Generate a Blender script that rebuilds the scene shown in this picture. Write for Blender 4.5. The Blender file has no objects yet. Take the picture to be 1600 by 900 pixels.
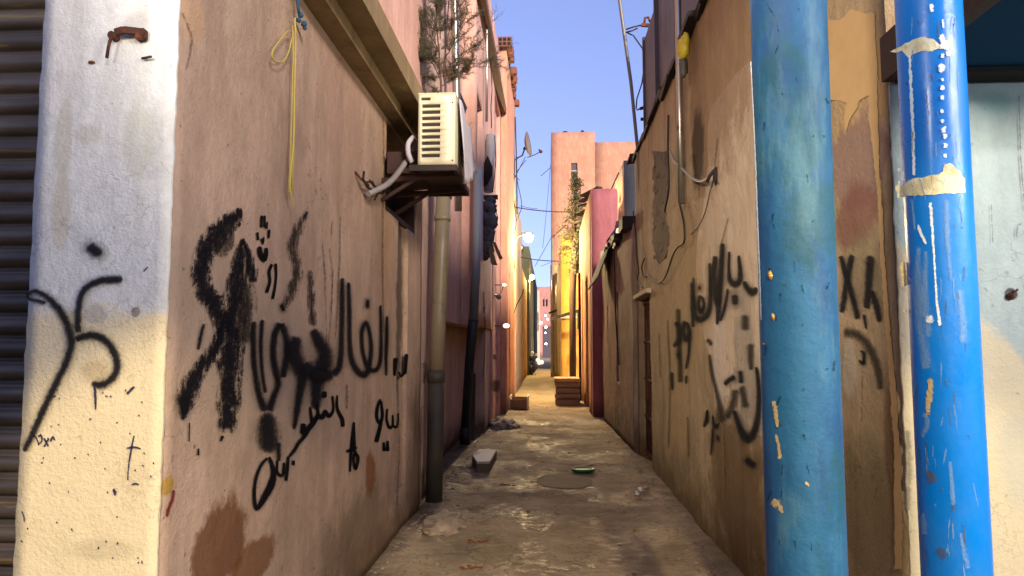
import bpy, bmesh, math, random
from math import radians, sin, cos, pi, sqrt, atan2, tan
from mathutils import Vector, noise as mn

# ------------------------------------------------------------------ camera, sky, sun, exposure
S = bpy.context.scene
COL = S.collection
FPX = 1100.0
YAW, PITCH = radians(2.956), radians(4.677)
CAM = Vector((0, 0, 1.5))
cd = bpy.data.cameras.new('camera')
cam = bpy.data.objects.new('camera', cd)
COL.objects.link(cam)
cam.location = CAM
cam.rotation_euler = (pi / 2 + PITCH, 0, YAW)
cd.sensor_width = 36
cd.lens = FPX / 1600 * 36
cd.clip_start = 0.05
cd.clip_end = 1500
S.camera = cam
W = bpy.data.worlds.new('World')
S.world = W
W.use_nodes = True
wn = W.node_tree
sky = wn.nodes.new('ShaderNodeTexSky')
sky.sky_type = 'NISHITA'
sky.sun_disc = False
SUN_EL, SUN_ROT = radians(14), radians(150)
sky.sun_elevation = SUN_EL
sky.sun_rotation = SUN_ROT
sky.air_density = 1.0
sky.dust_density = 0.5
sky.ozone_density = 2.5
bg = wn.nodes['Background']
# dusk sky: the band low over the roofs is kept from whitening out by reading the sky a little higher up
tc = wn.nodes.new('ShaderNodeTexCoord')
va = wn.nodes.new('ShaderNodeVectorMath')
va.operation = 'ADD'
va.inputs[1].default_value = (0, 0, 0.26)
wn.links.new(tc.outputs['Generated'], va.inputs[0])
vn_ = wn.nodes.new('ShaderNodeVectorMath')
vn_.operation = 'NORMALIZE'
wn.links.new(va.outputs[0], vn_.inputs[0])
wn.links.new(vn_.outputs[0], sky.inputs[0])
tint = wn.nodes.new('ShaderNodeMix')
tint.data_type = 'RGBA'
tint.blend_type = 'MULTIPLY'
tint.inputs[0].default_value = 1.0
tint.inputs[7].default_value = (1.25, 0.92, 1.06, 1)
wn.links.new(sky.outputs[0], tint.inputs[6])
wn.links.new(tint.outputs[2], bg.inputs[0])
bg.inputs[1].default_value = 0.15
sl = bpy.data.lights.new('sun', 'SUN')
sl.energy = 3.0
sl.angle = radians(12)
sl.color = (1.0, 0.84, 0.70)
sun = bpy.data.objects.new('sun', sl)
COL.objects.link(sun)
sd = Vector((sin(SUN_ROT) * cos(SUN_EL), cos(SUN_ROT) * cos(SUN_EL), sin(SUN_EL)))
sun.rotation_euler = sd.to_track_quat('Z', 'Y').to_euler()


def area_lamp(name, loc, target, w, h, power, color):
    l = bpy.data.lights.new(name, 'AREA')
    l.shape = 'RECTANGLE'
    l.size, l.size_y, l.energy, l.color = w, h, power, color
    o = bpy.data.objects.new(name, l)
    COL.objects.link(o)
    o.location = loc
    o.rotation_euler = (Vector(loc) - Vector(target)).to_track_quat('Z', 'Y').to_euler()
    return o


def spot_lamp(name, loc, target, power, color, cone, blend, r):
    l = bpy.data.lights.new(name, 'SPOT')
    l.energy, l.color, l.spot_size, l.spot_blend, l.shadow_soft_size = power, color, radians(cone), blend, r
    o = bpy.data.objects.new(name, l)
    COL.objects.link(o)
    o.location = loc
    o.rotation_euler = (Vector(loc) - Vector(target)).to_track_quat('Z', 'Y').to_euler()
    return o


# unseen lamps and added fill lights behind and beside the camera
area_lamp('mouth_fill', (3.0, -0.3, 3.0), (-1.2, 4.6, 2.2), 1.4, 0.5, 70, (1.0, 0.86, 0.70))  # fill light added to brighten the left alley wall
spot_lamp('mouth_fill', (-2.2, -1.5, 3.3), (1.25, 4.7, 2.3), 1000, (1.0, 0.90, 0.76), 36, 0.9, 0.25)  # fill light added to brighten the right alley wall
area_lamp('canopy_lamp', (3.0, 0.2, 2.35), (-1.5, 2.2, 2.0), 1.2, 0.12, 12, (0.80, 0.92, 1.0))
spot_lamp('street_lamp', (0.6, -3.2, 4.2), (0.2, 0.1, 0.0), 760, (1.0, 0.80, 0.50), 58, 0.14, 0.05)

S.view_settings.view_transform = 'Standard'
S.view_settings.look = 'None'
S.view_settings.gamma = 1
S.view_settings.exposure = 1.28
S.cycles.max_bounces = 8
S.cycles.transparent_max_bounces = 40
S.cycles.use_denoising = True

# ------------------------------------------------------------------ projection helpers
FWD = Vector((-sin(YAW) * cos(PITCH), cos(YAW) * cos(PITCH), sin(PITCH)))
RGT = Vector((cos(YAW), sin(YAW), 0))
UPV = Vector((sin(YAW) * sin(PITCH), -cos(YAW) * sin(PITCH), cos(PITCH)))


def ray(px, py):
    return RGT * ((px - 800) / FPX) + UPV * ((450 - py) / FPX) + FWD


def onx(px, py, x):
    d = ray(px, py)
    return CAM + d * (x / d.x)


def ony(px, py, y):
    d = ray(px, py)
    return CAM + d * (y / d.y)


def onz(px, py, z=0.0):
    d = ray(px, py)
    return CAM + d * ((z - CAM.z) / d.z)


def fbm(x, y, z=0.0, o=3):
    v, a = 0.0, 1.0
    for i in range(o):
        v += a * mn.noise(Vector((x, y, z + i * 7.3)))
        x, y, z, a = x * 2.1, y * 2.1, z * 2.1, a * 0.5
    return v


# ------------------------------------------------------------------ node helpers
def lin(h):
    out = []
    for i in (0, 2, 4):
        c = int(h[i:i + 2], 16) / 255
        out.append(c / 12.92 if c <= 0.04045 else ((c + 0.055) / 1.055) ** 2.4)
    return tuple(out) + (1.0,)


class NM:
    """a procedural material under construction"""

    def __init__(s, name):
        s.mat = bpy.data.materials.new(name)
        s.mat.use_nodes = True
        s.nt = s.mat.node_tree
        s.b = s.nt.nodes['Principled BSDF']
        s.pos = s.nt.nodes.new('ShaderNodeNewGeometry').outputs['Position']
        s._xyz = None

    def n(s, typ, ins=(), **props):
        nd = s.nt.nodes.new(typ)
        for k, v in props.items():
            setattr(nd, k, v)
        for k, v in dict(ins).items():
            s.put(nd.inputs[k], v)
        return nd

    def put(s, sock, v):
        if isinstance(v, bpy.types.NodeSocket):
            s.nt.links.new(v, sock)
        else:
            sock.default_value = v

    def xyz(s):
        if s._xyz is None:
            s._xyz = s.n('ShaderNodeSeparateXYZ', {0: s.pos}).outputs
        return s._xyz

    def vec(s, sx, sy, sz, off=(0, 0, 0)):
        return s.n('ShaderNodeVectorMath', {0: s.pos, 1: (sx, sy, sz), 2: off}, operation='MULTIPLY_ADD').outputs[0]

    def noise(s, scale, detail=4, rough=0.6, sc=(1, 1, 1), off=(0, 0, 0), dist=0.0):
        return s.n('ShaderNodeTexNoise', {'Vector': s.vec(*sc, off), 'Scale': scale, 'Detail': detail, 'Roughness': rough, 'Distortion': dist}).outputs[0]

    def m(s, op, a, b=0.0, c=0.0):
        return s.n('ShaderNodeMath', {0: a, 1: b, 2: c}, operation=op).outputs[0]

    def step(s, x, lo, hi):
        return s.n('ShaderNodeMapRange', {0: x, 1: lo, 2: hi}, interpolation_type='SMOOTHSTEP').outputs[0]

    def mix(s, f, a, b):
        nd = s.n('ShaderNodeMix', data_type='RGBA')
        s.put(nd.inputs[0], f)
        s.put(nd.inputs[6], a)
        s.put(nd.inputs[7], b)
        return nd.outputs[2]

    def mul(s, a, b, f=1.0):
        nd = s.n('ShaderNodeMix', data_type='RGBA', blend_type='MULTIPLY')
        s.put(nd.inputs[0], f)
        s.put(nd.inputs[6], a)
        s.put(nd.inputs[7], b)
        return nd.outputs[2]

    def bump(s, h, strength, dist=0.01):
        nd = s.n('ShaderNodeBump', {'Height': h, 'Strength': strength, 'Distance': dist})
        s.put(s.b.inputs['Normal'], nd.outputs[0])
        return nd

    def blob(s, c, r, soft=0.5, wob=0.5, axis='x', seed=0.0):
        """soft stain mask: ellipse round point c on a wall, edge broken by noise"""
        X = s.xyz()
        u = X[1] if axis == 'x' else X[0]
        cu = c[1] if axis == 'x' else c[0]
        a = s.m('DIVIDE', s.m('SUBTRACT', u, cu), r[0])
        b = s.m('DIVIDE', s.m('SUBTRACT', X[2], c[2]), r[1])
        d = s.m('SQRT', s.m('ADD', s.m('MULTIPLY', a, a), s.m('MULTIPLY', b, b)))
        nz = s.noise(5, 7, 0.68, off=(seed, seed * 2, 0))
        d = s.m('ADD', d, s.m('MULTIPLY', s.m('SUBTRACT', nz, 0.5), wob * 2))
        return s.step(d, 1.0 + soft / 2, 1.0 - soft / 2)


def plaster_bump(k, coarse=1.0, fine=1.0):
    h = k.m('ADD', k.m('MULTIPLY', k.noise(9, 5, 0.6), 0.9 * coarse), k.m('MULTIPLY', k.noise(75, 4, 0.75), 0.45 * fine))
    h = k.m('ADD', h, k.m('MULTIPLY', k.noise(2.2, 2, 0.5), 1.4 * coarse))
    return h


def plaster(name, base, alt, streak, dirt=None, dirt_h=0.5, peel=None, peel_t=0.62, rough=0.85, blobs=(), bump=0.6, seed=0.0, speck=0.0, streak_s=0.5, coarse=1.0, fine=1.0, low_tone=None, coat=None, cracks=0.6):
    k = NM(name)
    c = k.mix(k.step(k.noise(1.7, 5, 0.6, off=(seed, 0, 0)), 0.38, 0.62), lin(base), lin(alt))
    c = k.mul(c, k.mix(k.noise(28, 4, 0.7), (0.78, 0.78, 0.78, 1), (1.16, 1.16, 1.16, 1)))
    c = k.mul(c, k.mix(k.step(k.noise(7, 6, 0.7, sc=(1, 1, 0.3), off=(2, seed, 5)), 0.3, 0.7), (0.86, 0.84, 0.82, 1), (1.1, 1.1, 1.1, 1)))
    if streak:
        st = k.step(k.noise(5, 4, 0.6, sc=(1, 1, 0.12), off=(seed, 3, 0)), 0.5, 0.72)
        c = k.mix(k.m('MULTIPLY', st, streak_s), c, lin(streak))
    if coat:  # paler tone inside the outline stored on the mesh
        at = k.n('ShaderNodeAttribute', attribute_name='coat').outputs['Fac']
        f = k.m('ADD', at, k.m('MULTIPLY', k.m('SUBTRACT', k.noise(8, 7, 0.7, off=(0, 4, seed)), 0.5), 0.05))
        c = k.mix(k.m('MULTIPLY', k.step(f, -0.006, 0.006), 0.85), c, k.mul(lin(coat), k.mix(k.step(k.noise(4, 6, 0.7, sc=(1, 1, 0.3)), 0.3, 0.7), (0.82, 0.80, 0.78, 1), (1.08, 1.08, 1.08, 1))))
    if low_tone:  # second tone below a set height, edge broken by noise
        zd = k.m('ADD', k.xyz()[2], k.m('MULTIPLY', k.m('SUBTRACT', k.noise(9, 5, 0.7, off=(seed, 0, 4)), 0.5), 0.16))
        if len(low_tone) > 2:
            zd = k.m('ADD', zd, k.m('MULTIPLY', k.m('SUBTRACT', k.xyz()[0], low_tone[2]), low_tone[3]))
        c = k.mix(k.m('MULTIPLY', k.step(zd, low_tone[0] + 0.03, low_tone[0] - 0.03), 0.85), c, lin(low_tone[1]))
    if peel:
        pm = k.step(k.noise(2.6, 8, 0.62, off=(seed + 5, 1, 2), dist=0.6), peel_t, peel_t + 0.015)
        c = k.mix(pm, c, lin(peel))
    for i, (pc, r, col, st, soft, ax) in enumerate(blobs):
        c = k.mix(k.m('MULTIPLY', k.blob(pc, r, soft, 0.8, ax, seed + i), st), c, lin(col))
    if cracks:
        vo = k.n('ShaderNodeTexVoronoi', {'Vector': k.n('ShaderNodeVectorMath', {0: k.vec(1, 1, 1), 1: k.n('ShaderNodeTexNoise', {'Vector': k.vec(1, 1, 1), 'Scale': 5.0, 'Detail': 5.0}).outputs[1]}, operation='ADD').outputs[0], 'Scale': 1.3}, feature='DISTANCE_TO_EDGE').outputs[0]
        cm = k.m('MULTIPLY', k.step(vo, 0.010, 0.002), k.step(k.noise(1.1, 3, 0.5, off=(seed, 9, 3)), 0.5, 0.62))
        c = k.mix(k.m('MULTIPLY', cm, cracks), c, lin('3f342a'))
        sm = k.step(k.noise(3.5, 7, 0.75, sc=(1, 1, 0.6), off=(seed, 2, 8)), 0.56, 0.70)
        c = k.mix(k.m('MULTIPLY', sm, 0.35 * cracks), c, lin('6b5d50'))
    if dirt:
        z = k.m('ADD', k.xyz()[2], k.m('MULTIPLY', k.m('SUBTRACT', k.noise(3.2, 5, 0.65, off=(0, seed, 0)), 0.5), dirt_h * 1.6))
        c = k.mix(k.m('MULTIPLY', k.step(z, dirt_h, 0.0), 0.8), c, lin(dirt))
    if speck:
        sp = k.step(k.noise(34, 2, 0.5, off=(1, 1, seed)), 0.71, 0.73)
        c = k.mix(k.m('MULTIPLY', sp, speck), c, lin('3a332c'))
    k.put(k.b.inputs['Base Color'], c)
    k.put(k.b.inputs['Roughness'], rough)
    k.b.inputs['Specular IOR Level'].default_value = 0.3
    k.bump(plaster_bump(k, coarse, fine), bump, 0.018)
    return k.mat


def simple(name, col, rough=0.6, metal=0.0, vary=0.25, scale=12, bump=0.15, col2=None, t=(0.5, 0.62), spec=0.5, coat=0.0):
    k = NM(name)
    c = k.mul(lin(col), k.mix(k.noise(scale, 5, 0.65), (1 - vary,) * 3 + (1,), (1 + vary,) * 3 + (1,)))
    if col2:
        c = k.mix(k.step(k.noise(scale * 0.6, 6, 0.65, off=(4, 2, 1)), *t), c, lin(col2))
    k.put(k.b.inputs['Base Color'], c)
    k.b.inputs['Roughness'].default_value = rough
    k.b.inputs['Metallic'].default_value = metal
    k.b.inputs['Specular IOR Level'].default_value = spec
    k.b.inputs['Coat Weight'].default_value = coat
    if bump:
        k.bump(k.noise(scale * 4, 4, 0.6), bump, 0.005)
    return k.mat


def emitter(name, col, strength):
    k = NM(name)
    k.b.inputs['Base Color'].default_value = lin(col)
    k.b.inputs['Emission Color'].default_value = lin(col)
    k.b.inputs['Emission Strength'].default_value = strength
    return k.mat


# ------------------------------------------------------------------ object helpers
def tag(o, label=None, cat=None, group=None, kind=None):
    if label: o['label'] = label
    if cat: o['category'] = cat
    if group: o['group'] = group
    if kind: o['kind'] = kind
    return o


def thing(name, label, cat, loc=(0, 0, 0), group=None):
    o = bpy.data.objects.new(name, None)
    o.empty_display_size = 0.1
    COL.objects.link(o)
    o.location = loc
    o['_w'] = list(loc)
    return tag(o, label, cat, group)


def wloc(o):
    return Vector(o['_w']) if o is not None and '_w' in o else Vector((0, 0, 0))


class MB:
    def __init__(s):
        s.bm = bmesh.new()

    def box(s, x0, x1, y0, y1, z0, z1, bev=0.0):
        v = [s.bm.verts.new((x, y, z)) for x in (x0, x1) for y in (y0, y1) for z in (z0, z1)]
        fs = []
        for q in ((0, 1, 3, 2), (4, 6, 7, 5), (0, 4, 5, 1), (2, 3, 7, 6), (0, 2, 6, 4), (1, 5, 7, 3)):
            fs.append(s.bm.faces.new([v[i] for i in q]))
        if bev:
            es = list({e for f in fs for e in f.edges})
            bmesh.ops.bevel(s.bm, geom=es, offset=bev, segments=2, affect='EDGES')
        return s

    def hexa(s, pts):
        """eight points: four of one end then four of the other, same order"""
        v = [s.bm.verts.new(p) for p in pts]
        s.bm.faces.new(v[:4][::-1])
        s.bm.faces.new(v[4:])
        for i in range(4):
            j = (i + 1) % 4
            s.bm.faces.new((v[i], v[j], v[4 + j], v[4 + i]))
        return s

    def sheet(s, pts, th, nrm):
        n = Vector(nrm).normalized() * th
        return s.hexa([Vector(p) for p in pts] + [Vector(p) + n for p in pts])

    def bar(s, a, b, w, h=None):
        a, b = Vector(a), Vector(b)
        h = h or w
        d = (b - a).normalized()
        u = d.cross(Vector((0, 0, 1)))
        if u.length < 1e-3: u = Vector((1, 0, 0))
        u.normalize()
        t = d.cross(u).normalized()
        q = [u * (w / 2) + t * (h / 2), -u * (w / 2) + t * (h / 2), -u * (w / 2) - t * (h / 2), u * (w / 2) - t * (h / 2)]
        return s.hexa([a + k for k in q] + [b + k for k in q])

    def tube(s, pts, r, seg=8, cap=True, rs=None):
        pts = [Vector(p) for p in pts]
        rings = []
        prev = None
        for i, p in enumerate(pts):
            d = (pts[min(i + 1, len(pts) - 1)] - pts[max(i - 1, 0)])
            d = d.normalized() if d.length > 1e-9 else Vector((0, 0, 1))
            if prev is None:
                u = d.cross(Vector((0, 0, 1)))
                if u.length < 1e-2: u = d.cross(Vector((1, 0, 0)))
            else:
                u = prev - d * prev.dot(d)
            u.normalize()
            prev = u
            w = d.cross(u)
            rr = rs[i] if rs else r
            rings.append([s.bm.verts.new(p + (u * cos(2 * pi * k / seg) + w * sin(2 * pi * k / seg)) * rr) for k in range(seg)])
        for a, b in zip(rings, rings[1:]):
            for k in range(seg):
                f = s.bm.faces.new((a[k], a[(k + 1) % seg], b[(k + 1) % seg], b[k]))
                f.smooth = True
        if cap and seg > 2:
            s.bm.faces.new(rings[0][::-1])
            s.bm.faces.new(rings[-1])
        return s

    def blobm(s, c, r, sub=2, amp=0.2, sq=(1, 1, 1), fr=3.0, seed=0):
        res = bmesh.ops.create_icosphere(s.bm, subdivisions=sub, radius=1)
        for v in res['verts']:
            n = v.co.copy()
            k = 1 + amp * fbm(n.x * fr + seed, n.y * fr, n.z * fr, 3)
            v.co = Vector((c[0] + n.x * r * sq[0] * k, c[1] + n.y * r * sq[1] * k, c[2] + n.z * r * sq[2] * k))
            for f in v.link_faces: f.smooth = True
        return s

    def quad(s, a, b, c, d):
        s.bm.faces.new([s.bm.verts.new(p) for p in (a, b, c, d)])
        return s

    def build(s, name, mat, parent=None, loc=None, label=None, smooth=False, norm=True):
        over = getattr(s, 'rec', None) if (not isinstance(mat, (list, tuple)) and mat.name.startswith('black_spray')) else None
        o = s._build(name, mat, parent, loc, label, smooth, norm)
        if over:
            m2 = MB()
            for surf, P, n in over: stroke_mesh(m2, surf, [(p[0], p[1], p[2] * 1.6 + 6) for p in P], n, base=0.0035)
            m2.rec = None
            m2._build('overspray', bpy.data.materials['overspray'], o, norm=False)
        return o

    def _build(s, name, mat, parent=None, loc=None, label=None, smooth=False, norm=True):
        me = bpy.data.meshes.new(name)
        if norm: bmesh.ops.recalc_face_normals(s.bm, faces=s.bm.faces[:])
        if smooth:
            for f in s.bm.faces: f.smooth = True
        L = wloc(parent) if parent is not None else Vector(loc or (0, 0, 0))
        for v in s.bm.verts: v.co -= L
        s.bm.to_mesh(me)
        s.bm.free()
        for mm in (mat if isinstance(mat, (list, tuple)) else [mat]): me.materials.append(mm)
        o = bpy.data.objects.new(name, me)
        COL.objects.link(o)
        if parent is not None:
            o.parent = parent
            o['_w'] = list(L)
        else:
            o.location = L
            o['_w'] = list(L)
        if label: o['label'] = label
        return o


def sag(a, b, drop, n=14):
    a, b = Vector(a), Vector(b)
    return [a.lerp(b, t / n) - Vector((0, 0, drop * 4 * (t / n) * (1 - t / n))) for t in range(n + 1)]


def smoothpts(P, n=6):
    """catmull-rom through tuples of any length"""
    if len(P) < 3: return [tuple(p) for p in P] if len(P) < 2 else [tuple(a + (b - a) * t / n for a, b in zip(P[0], P[1])) for t in range(n + 1)]
    out = []
    Q = [P[0]] + list(P) + [P[-1]]
    for i in range(1, len(Q) - 2):
        p0, p1, p2, p3 = Q[i - 1:i + 3]
        for j in range(n):
            t = j / n
            out.append(tuple(0.5 * (2 * b + (c - a) * t + (2 * a - 5 * b + 4 * c - d) * t * t + (3 * b - a - 3 * c + d) * t ** 3) for a, b, c, d in zip(p0, p1, p2, p3)))
    out.append(tuple(P[-1]))
    return out


def dsp(u, z, amp, seed):
    return amp * (0.8 * mn.noise(Vector((u * 1.1, z * 1.1, seed))) + 0.35 * mn.noise(Vector((u * 4.1, z * 4.1, seed + 9))))


class Face:
    """one wall face: plane x=c (axis 'x') or y=c (axis 'y'), looking towards sign n; c may run from c0 to c1 along the wall"""

    def __init__(s, axis, c0, n, u0, u1, z0, z1, depth, c1=None, amp=0.008, seed=0.0, holes=(), stepu=0.1, stepz=0.1, edge=0.0, ztop=None):
        s.axis, s.c0, s.c1, s.n, s.u0, s.u1, s.z0, s.z1 = axis, c0, c0 if c1 is None else c1, n, u0, u1, z0, z1
        s.depth, s.amp, s.seed, s.holes, s.stepu, s.stepz, s.edge, s.ztop = depth, amp, seed, holes, stepu, stepz, edge, ztop

    def c(s, u):
        return s.c0 + (s.c1 - s.c0) * (u - s.u0) / (s.u1 - s.u0)

    def pt(s, u, z, out=0.0):
        k = s.c(u) + s.n * (dsp(u, z, s.amp, s.seed) + out)
        return Vector((k, u, z)) if s.axis == 'x' else Vector((u, k, z))

    def hit(s, px, py, out=0.0):
        if s.axis == 'x':
            p = onx(px, py, s.c0)
            for _ in range(3): p = onx(px, py, s.c(min(max(p.y, s.u0), s.u1)))
            return s.pt(p.y, p.z, out)
        p = ony(px, py, s.c0)
        return s.pt(p.x, p.z, out)

    def mesh(s):
        mb = MB()
        bm = mb.bm

        def cuts(a, b, st, ext):
            n = max(1, int(round((b - a) / st)))
            L = [a + (b - a) * i / n for i in range(n + 1)]
            for e in ext:
                if a < e < b: L.append(e)
            L = sorted(L)
            out = [L[0]]
            for v in L[1:]:
                if v - out[-1] > 1e-4: out.append(v)
            return out

        hu = [h[i] for h in s.holes for i in (0, 1)]
        hz = [h[i] for h in s.holes for i in (2, 3)]
        U, Z = cuts(s.u0, s.u1, s.stepu, hu), cuts(s.z0, s.z1, s.stepz, hz)
        V = {}

        def vert(i, j):
            if (i, j) not in V:
                u, z = U[i], Z[j]
                if s.edge and (i == 0 or i == len(U) - 1):
                    u += s.edge * fbm(z * 14, s.seed, 3 * i, 3) * (1 if i == 0 else 1)
                if s.ztop and j == len(Z) - 1:
                    z += s.ztop(u)
                V[(i, j)] = bm.verts.new(s.pt(u, z))
            return V[(i, j)]

        def inside(i, j):
            u, z = (U[i] + U[i + 1]) / 2, (Z[j] + Z[j + 1]) / 2
            for h in s.holes:
                if h[0] < u < h[1] and h[2] < z < h[3]: return h
            return None

        off = Vector((-s.n, 0, 0)) if s.axis == 'x' else Vector((0, -s.n, 0))
        nu, nz = len(U) - 1, len(Z) - 1
        grid = [[inside(i, j) for j in range(nz)] for i in range(nu)]
        B = {}

        def back(i, j, dep):
            key = (i, j, round(dep, 4))
            if key not in B: B[key] = bm.verts.new(vert(i, j).co + off * dep)
            return B[key]

        for i in range(nu):
            for j in range(nz):
                h = grid[i][j]
                q = [(i, j), (i + 1, j), (i + 1, j + 1), (i, j + 1)]
                if h is None:
                    f = bm.faces.new([vert(*k) for k in q])
                    f.smooth = True
                else:
                    bm.faces.new([back(*k, h[4]) for k in q])
                for (a, b, ni, nj) in ((q[0], q[1], i, j - 1), (q[1], q[2], i + 1, j), (q[2], q[3], i, j + 1), (q[3], q[0], i - 1, j)):
                    out = not (0 <= ni < nu and 0 <= nj < nz)
                    if h is None and out:
                        bm.faces.new((vert(*a), vert(*b), back(*b, s.depth), back(*a, s.depth)))
                    elif h is not None and (out or grid[ni][nj] is None):
                        bm.faces.new((vert(*a), vert(*b), back(*b, h[4]), back(*a, h[4])))
        a, b, c_, d = (0, 0), (nu, 0), (nu, nz), (0, nz)
        bm.faces.new([bm.verts.new(vert(*k).co + off * s.depth) for k in (a, b, c_, d)])
        return mb


def pale_area_attr(o, face, polys):
    """signed distance (m) to paler areas of the wall, stored on the wall's own vertices"""
    P = []
    for poly in polys:
        q = [face.hit(x, y) for x, y in poly]
        P.append([((v.y if face.axis == 'x' else v.x), v.z) for v in q])
    at = o.data.attributes.new('coat', 'FLOAT', 'POINT')
    L = wloc(o)
    for i, v in enumerate(o.data.vertices):
        w = v.co + L
        u, z = (w.y if face.axis == 'x' else w.x), w.z
        best = -1.0
        for q in P:
            ins, d = False, 9.0
            for a, c in zip(q, q[1:] + q[:1]):
                if (a[1] > z) != (c[1] > z) and u < (c[0] - a[0]) * (z - a[1]) / (c[1] - a[1]) + a[0]: ins = not ins
                ex, ez = c[0] - a[0], c[1] - a[1]
                t = max(0, min(1, ((u - a[0]) * ex + (z - a[1]) * ez) / max(ex * ex + ez * ez, 1e-9)))
                d = min(d, math.hypot(u - a[0] - t * ex, z - a[1] - t * ez))
            best = max(best, d if ins else -d)
        at.data[i].value = max(-1.0, min(1.0, best))


class Cyl:
    """vertical column surface for projecting marks onto it"""

    def __init__(s, x, y, r):
        s.x, s.y, s.r = x, y, r

    def hit(s, px, py, out=0.0):
        d = ray(px, py)
        a = d.x ** 2 + d.y ** 2
        b = 2 * (d.x * (CAM.x - s.x) + d.y * (CAM.y - s.y))
        c = (CAM.x - s.x) ** 2 + (CAM.y - s.y) ** 2 - s.r ** 2
        q = max(b * b - 4 * a * c, 0.0)
        p = CAM + d * ((-b - sqrt(q)) / (2 * a))
        n = Vector((p.x - s.x, p.y - s.y, 0)).normalized()
        return p + n * out


LAY = [0.0]


def stroke_mesh(mb, surf, P, n=6, base=0.0045, across=4, taper=True):
    """P: (px, py, width px) in photo pixels; a painted ribbon lying on the surface"""
    LAY[0] = (LAY[0] + 0.00012) % 0.0030
    out = base + LAY[0]
    if not hasattr(mb, 'rec'): mb.rec = []
    if mb.rec is not None: mb.rec.append((surf, P, n))
    Q = smoothpts([p if len(p) == 3 else (p[0], p[1], 5) for p in P], n)
    bm = mb.bm
    uvl = bm.loops.layers.uv.get('UVMap') or bm.loops.layers.uv.new('UVMap')
    rows, L = [], 0.0
    pts = [Vector((q[0], q[1])) for q in Q]
    ws = [q[2] for q in Q]
    L0 = sum((b_ - a_).length for a_, b_ in zip(pts, pts[1:]))
    wm = sum(ws) / len(ws)
    if L0 < 1.2 * wm and len(pts) > 1:
        dr = (pts[-1] - pts[0])
        dr = dr.normalized() if dr.length > 1e-6 else Vector((0, 1))
        ex = (1.2 * wm - L0) / 2 + 0.2 * wm
        m = len(pts) - 1
        c0_ = (pts[0] + pts[-1]) / 2
        hl = L0 / 2 + ex
        pts = [c0_ + dr * hl * (2 * i / m - 1) for i in range(m + 1)]
    # rounded ends: extend a little with the same width, alpha fades by v
    lens = [0.0]
    for a, b in zip(pts, pts[1:]): lens.append(lens[-1] + (b - a).length)
    tot = lens[-1] or 1.0
    for i, p in enumerate(pts):
        t = (pts[min(i + 1, len(pts) - 1)] - pts[max(i - 1, 0)])
        t = t.normalized() if t.length > 1e-6 else Vector((0, 1))
        nr = Vector((-t.y, t.x))
        row = []
        for k in range(across + 1):
            a = k / across - 0.5
            q = p + nr * (a * ws[i] * 1.25)
            row.append((bm.verts.new(surf.hit(q.x, q.y, out)), (k / across, lens[i] / max(ws[i], 1.0), (tot - lens[i]) / max(ws[i], 1.0))))
        rows.append(row)
    uv2 = bm.loops.layers.uv.get('Ends') or bm.loops.layers.uv.new('Ends')
    for r0, r1 in zip(rows, rows[1:]):
        for k in range(across):
            q = (r0[k], r0[k + 1], r1[k + 1], r1[k])
            try:
                f = bm.faces.new([x[0] for x in q])
            except ValueError:
                continue
            f.smooth = True
            for lp, x in zip(f.loops, q):
                lp[uvl].uv = (x[1][0], x[1][1])
                lp[uv2].uv = (x[1][1], x[1][2])


def patch_mesh(mb, surf, P, jag=1.5, base=0.0012, cuts=3, seed=0):
    """P: outline in photo pixels; a thin flake or coat of paint following the surface"""
    LAY[0] = (LAY[0] + 0.00012) % 0.0030
    rnd = random.Random(seed)
    pts = []
    for i, p in enumerate(P):
        q = P[(i + 1) % len(P)]
        d = math.hypot(q[0] - p[0], q[1] - p[1])
        n = max(1, int(d / 5))
        for t in range(n):
            pts.append((p[0] + (q[0] - p[0]) * t / n + rnd.uniform(-jag, jag), p[1] + (q[1] - p[1]) * t / n + rnd.uniform(-jag, jag)))
    b = bmesh.new()
    f = b.faces.new([b.verts.new((x, y, 0)) for x, y in pts])
    bmesh.ops.triangulate(b, faces=[f])
    if cuts: bmesh.ops.subdivide_edges(b, edges=b.edges[:], cuts=cuts, use_grid_fill=True)
    bmesh.ops.triangulate(b, faces=b.faces[:])
    mp = {}
    for v in b.verts: mp[v] = mb.bm.verts.new(surf.hit(v.co.x, v.co.y, base + LAY[0]))
    for f in b.faces:
        try:
            mb.bm.faces.new([mp[v] for v in f.verts])
        except ValueError:
            pass
    b.free()


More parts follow.
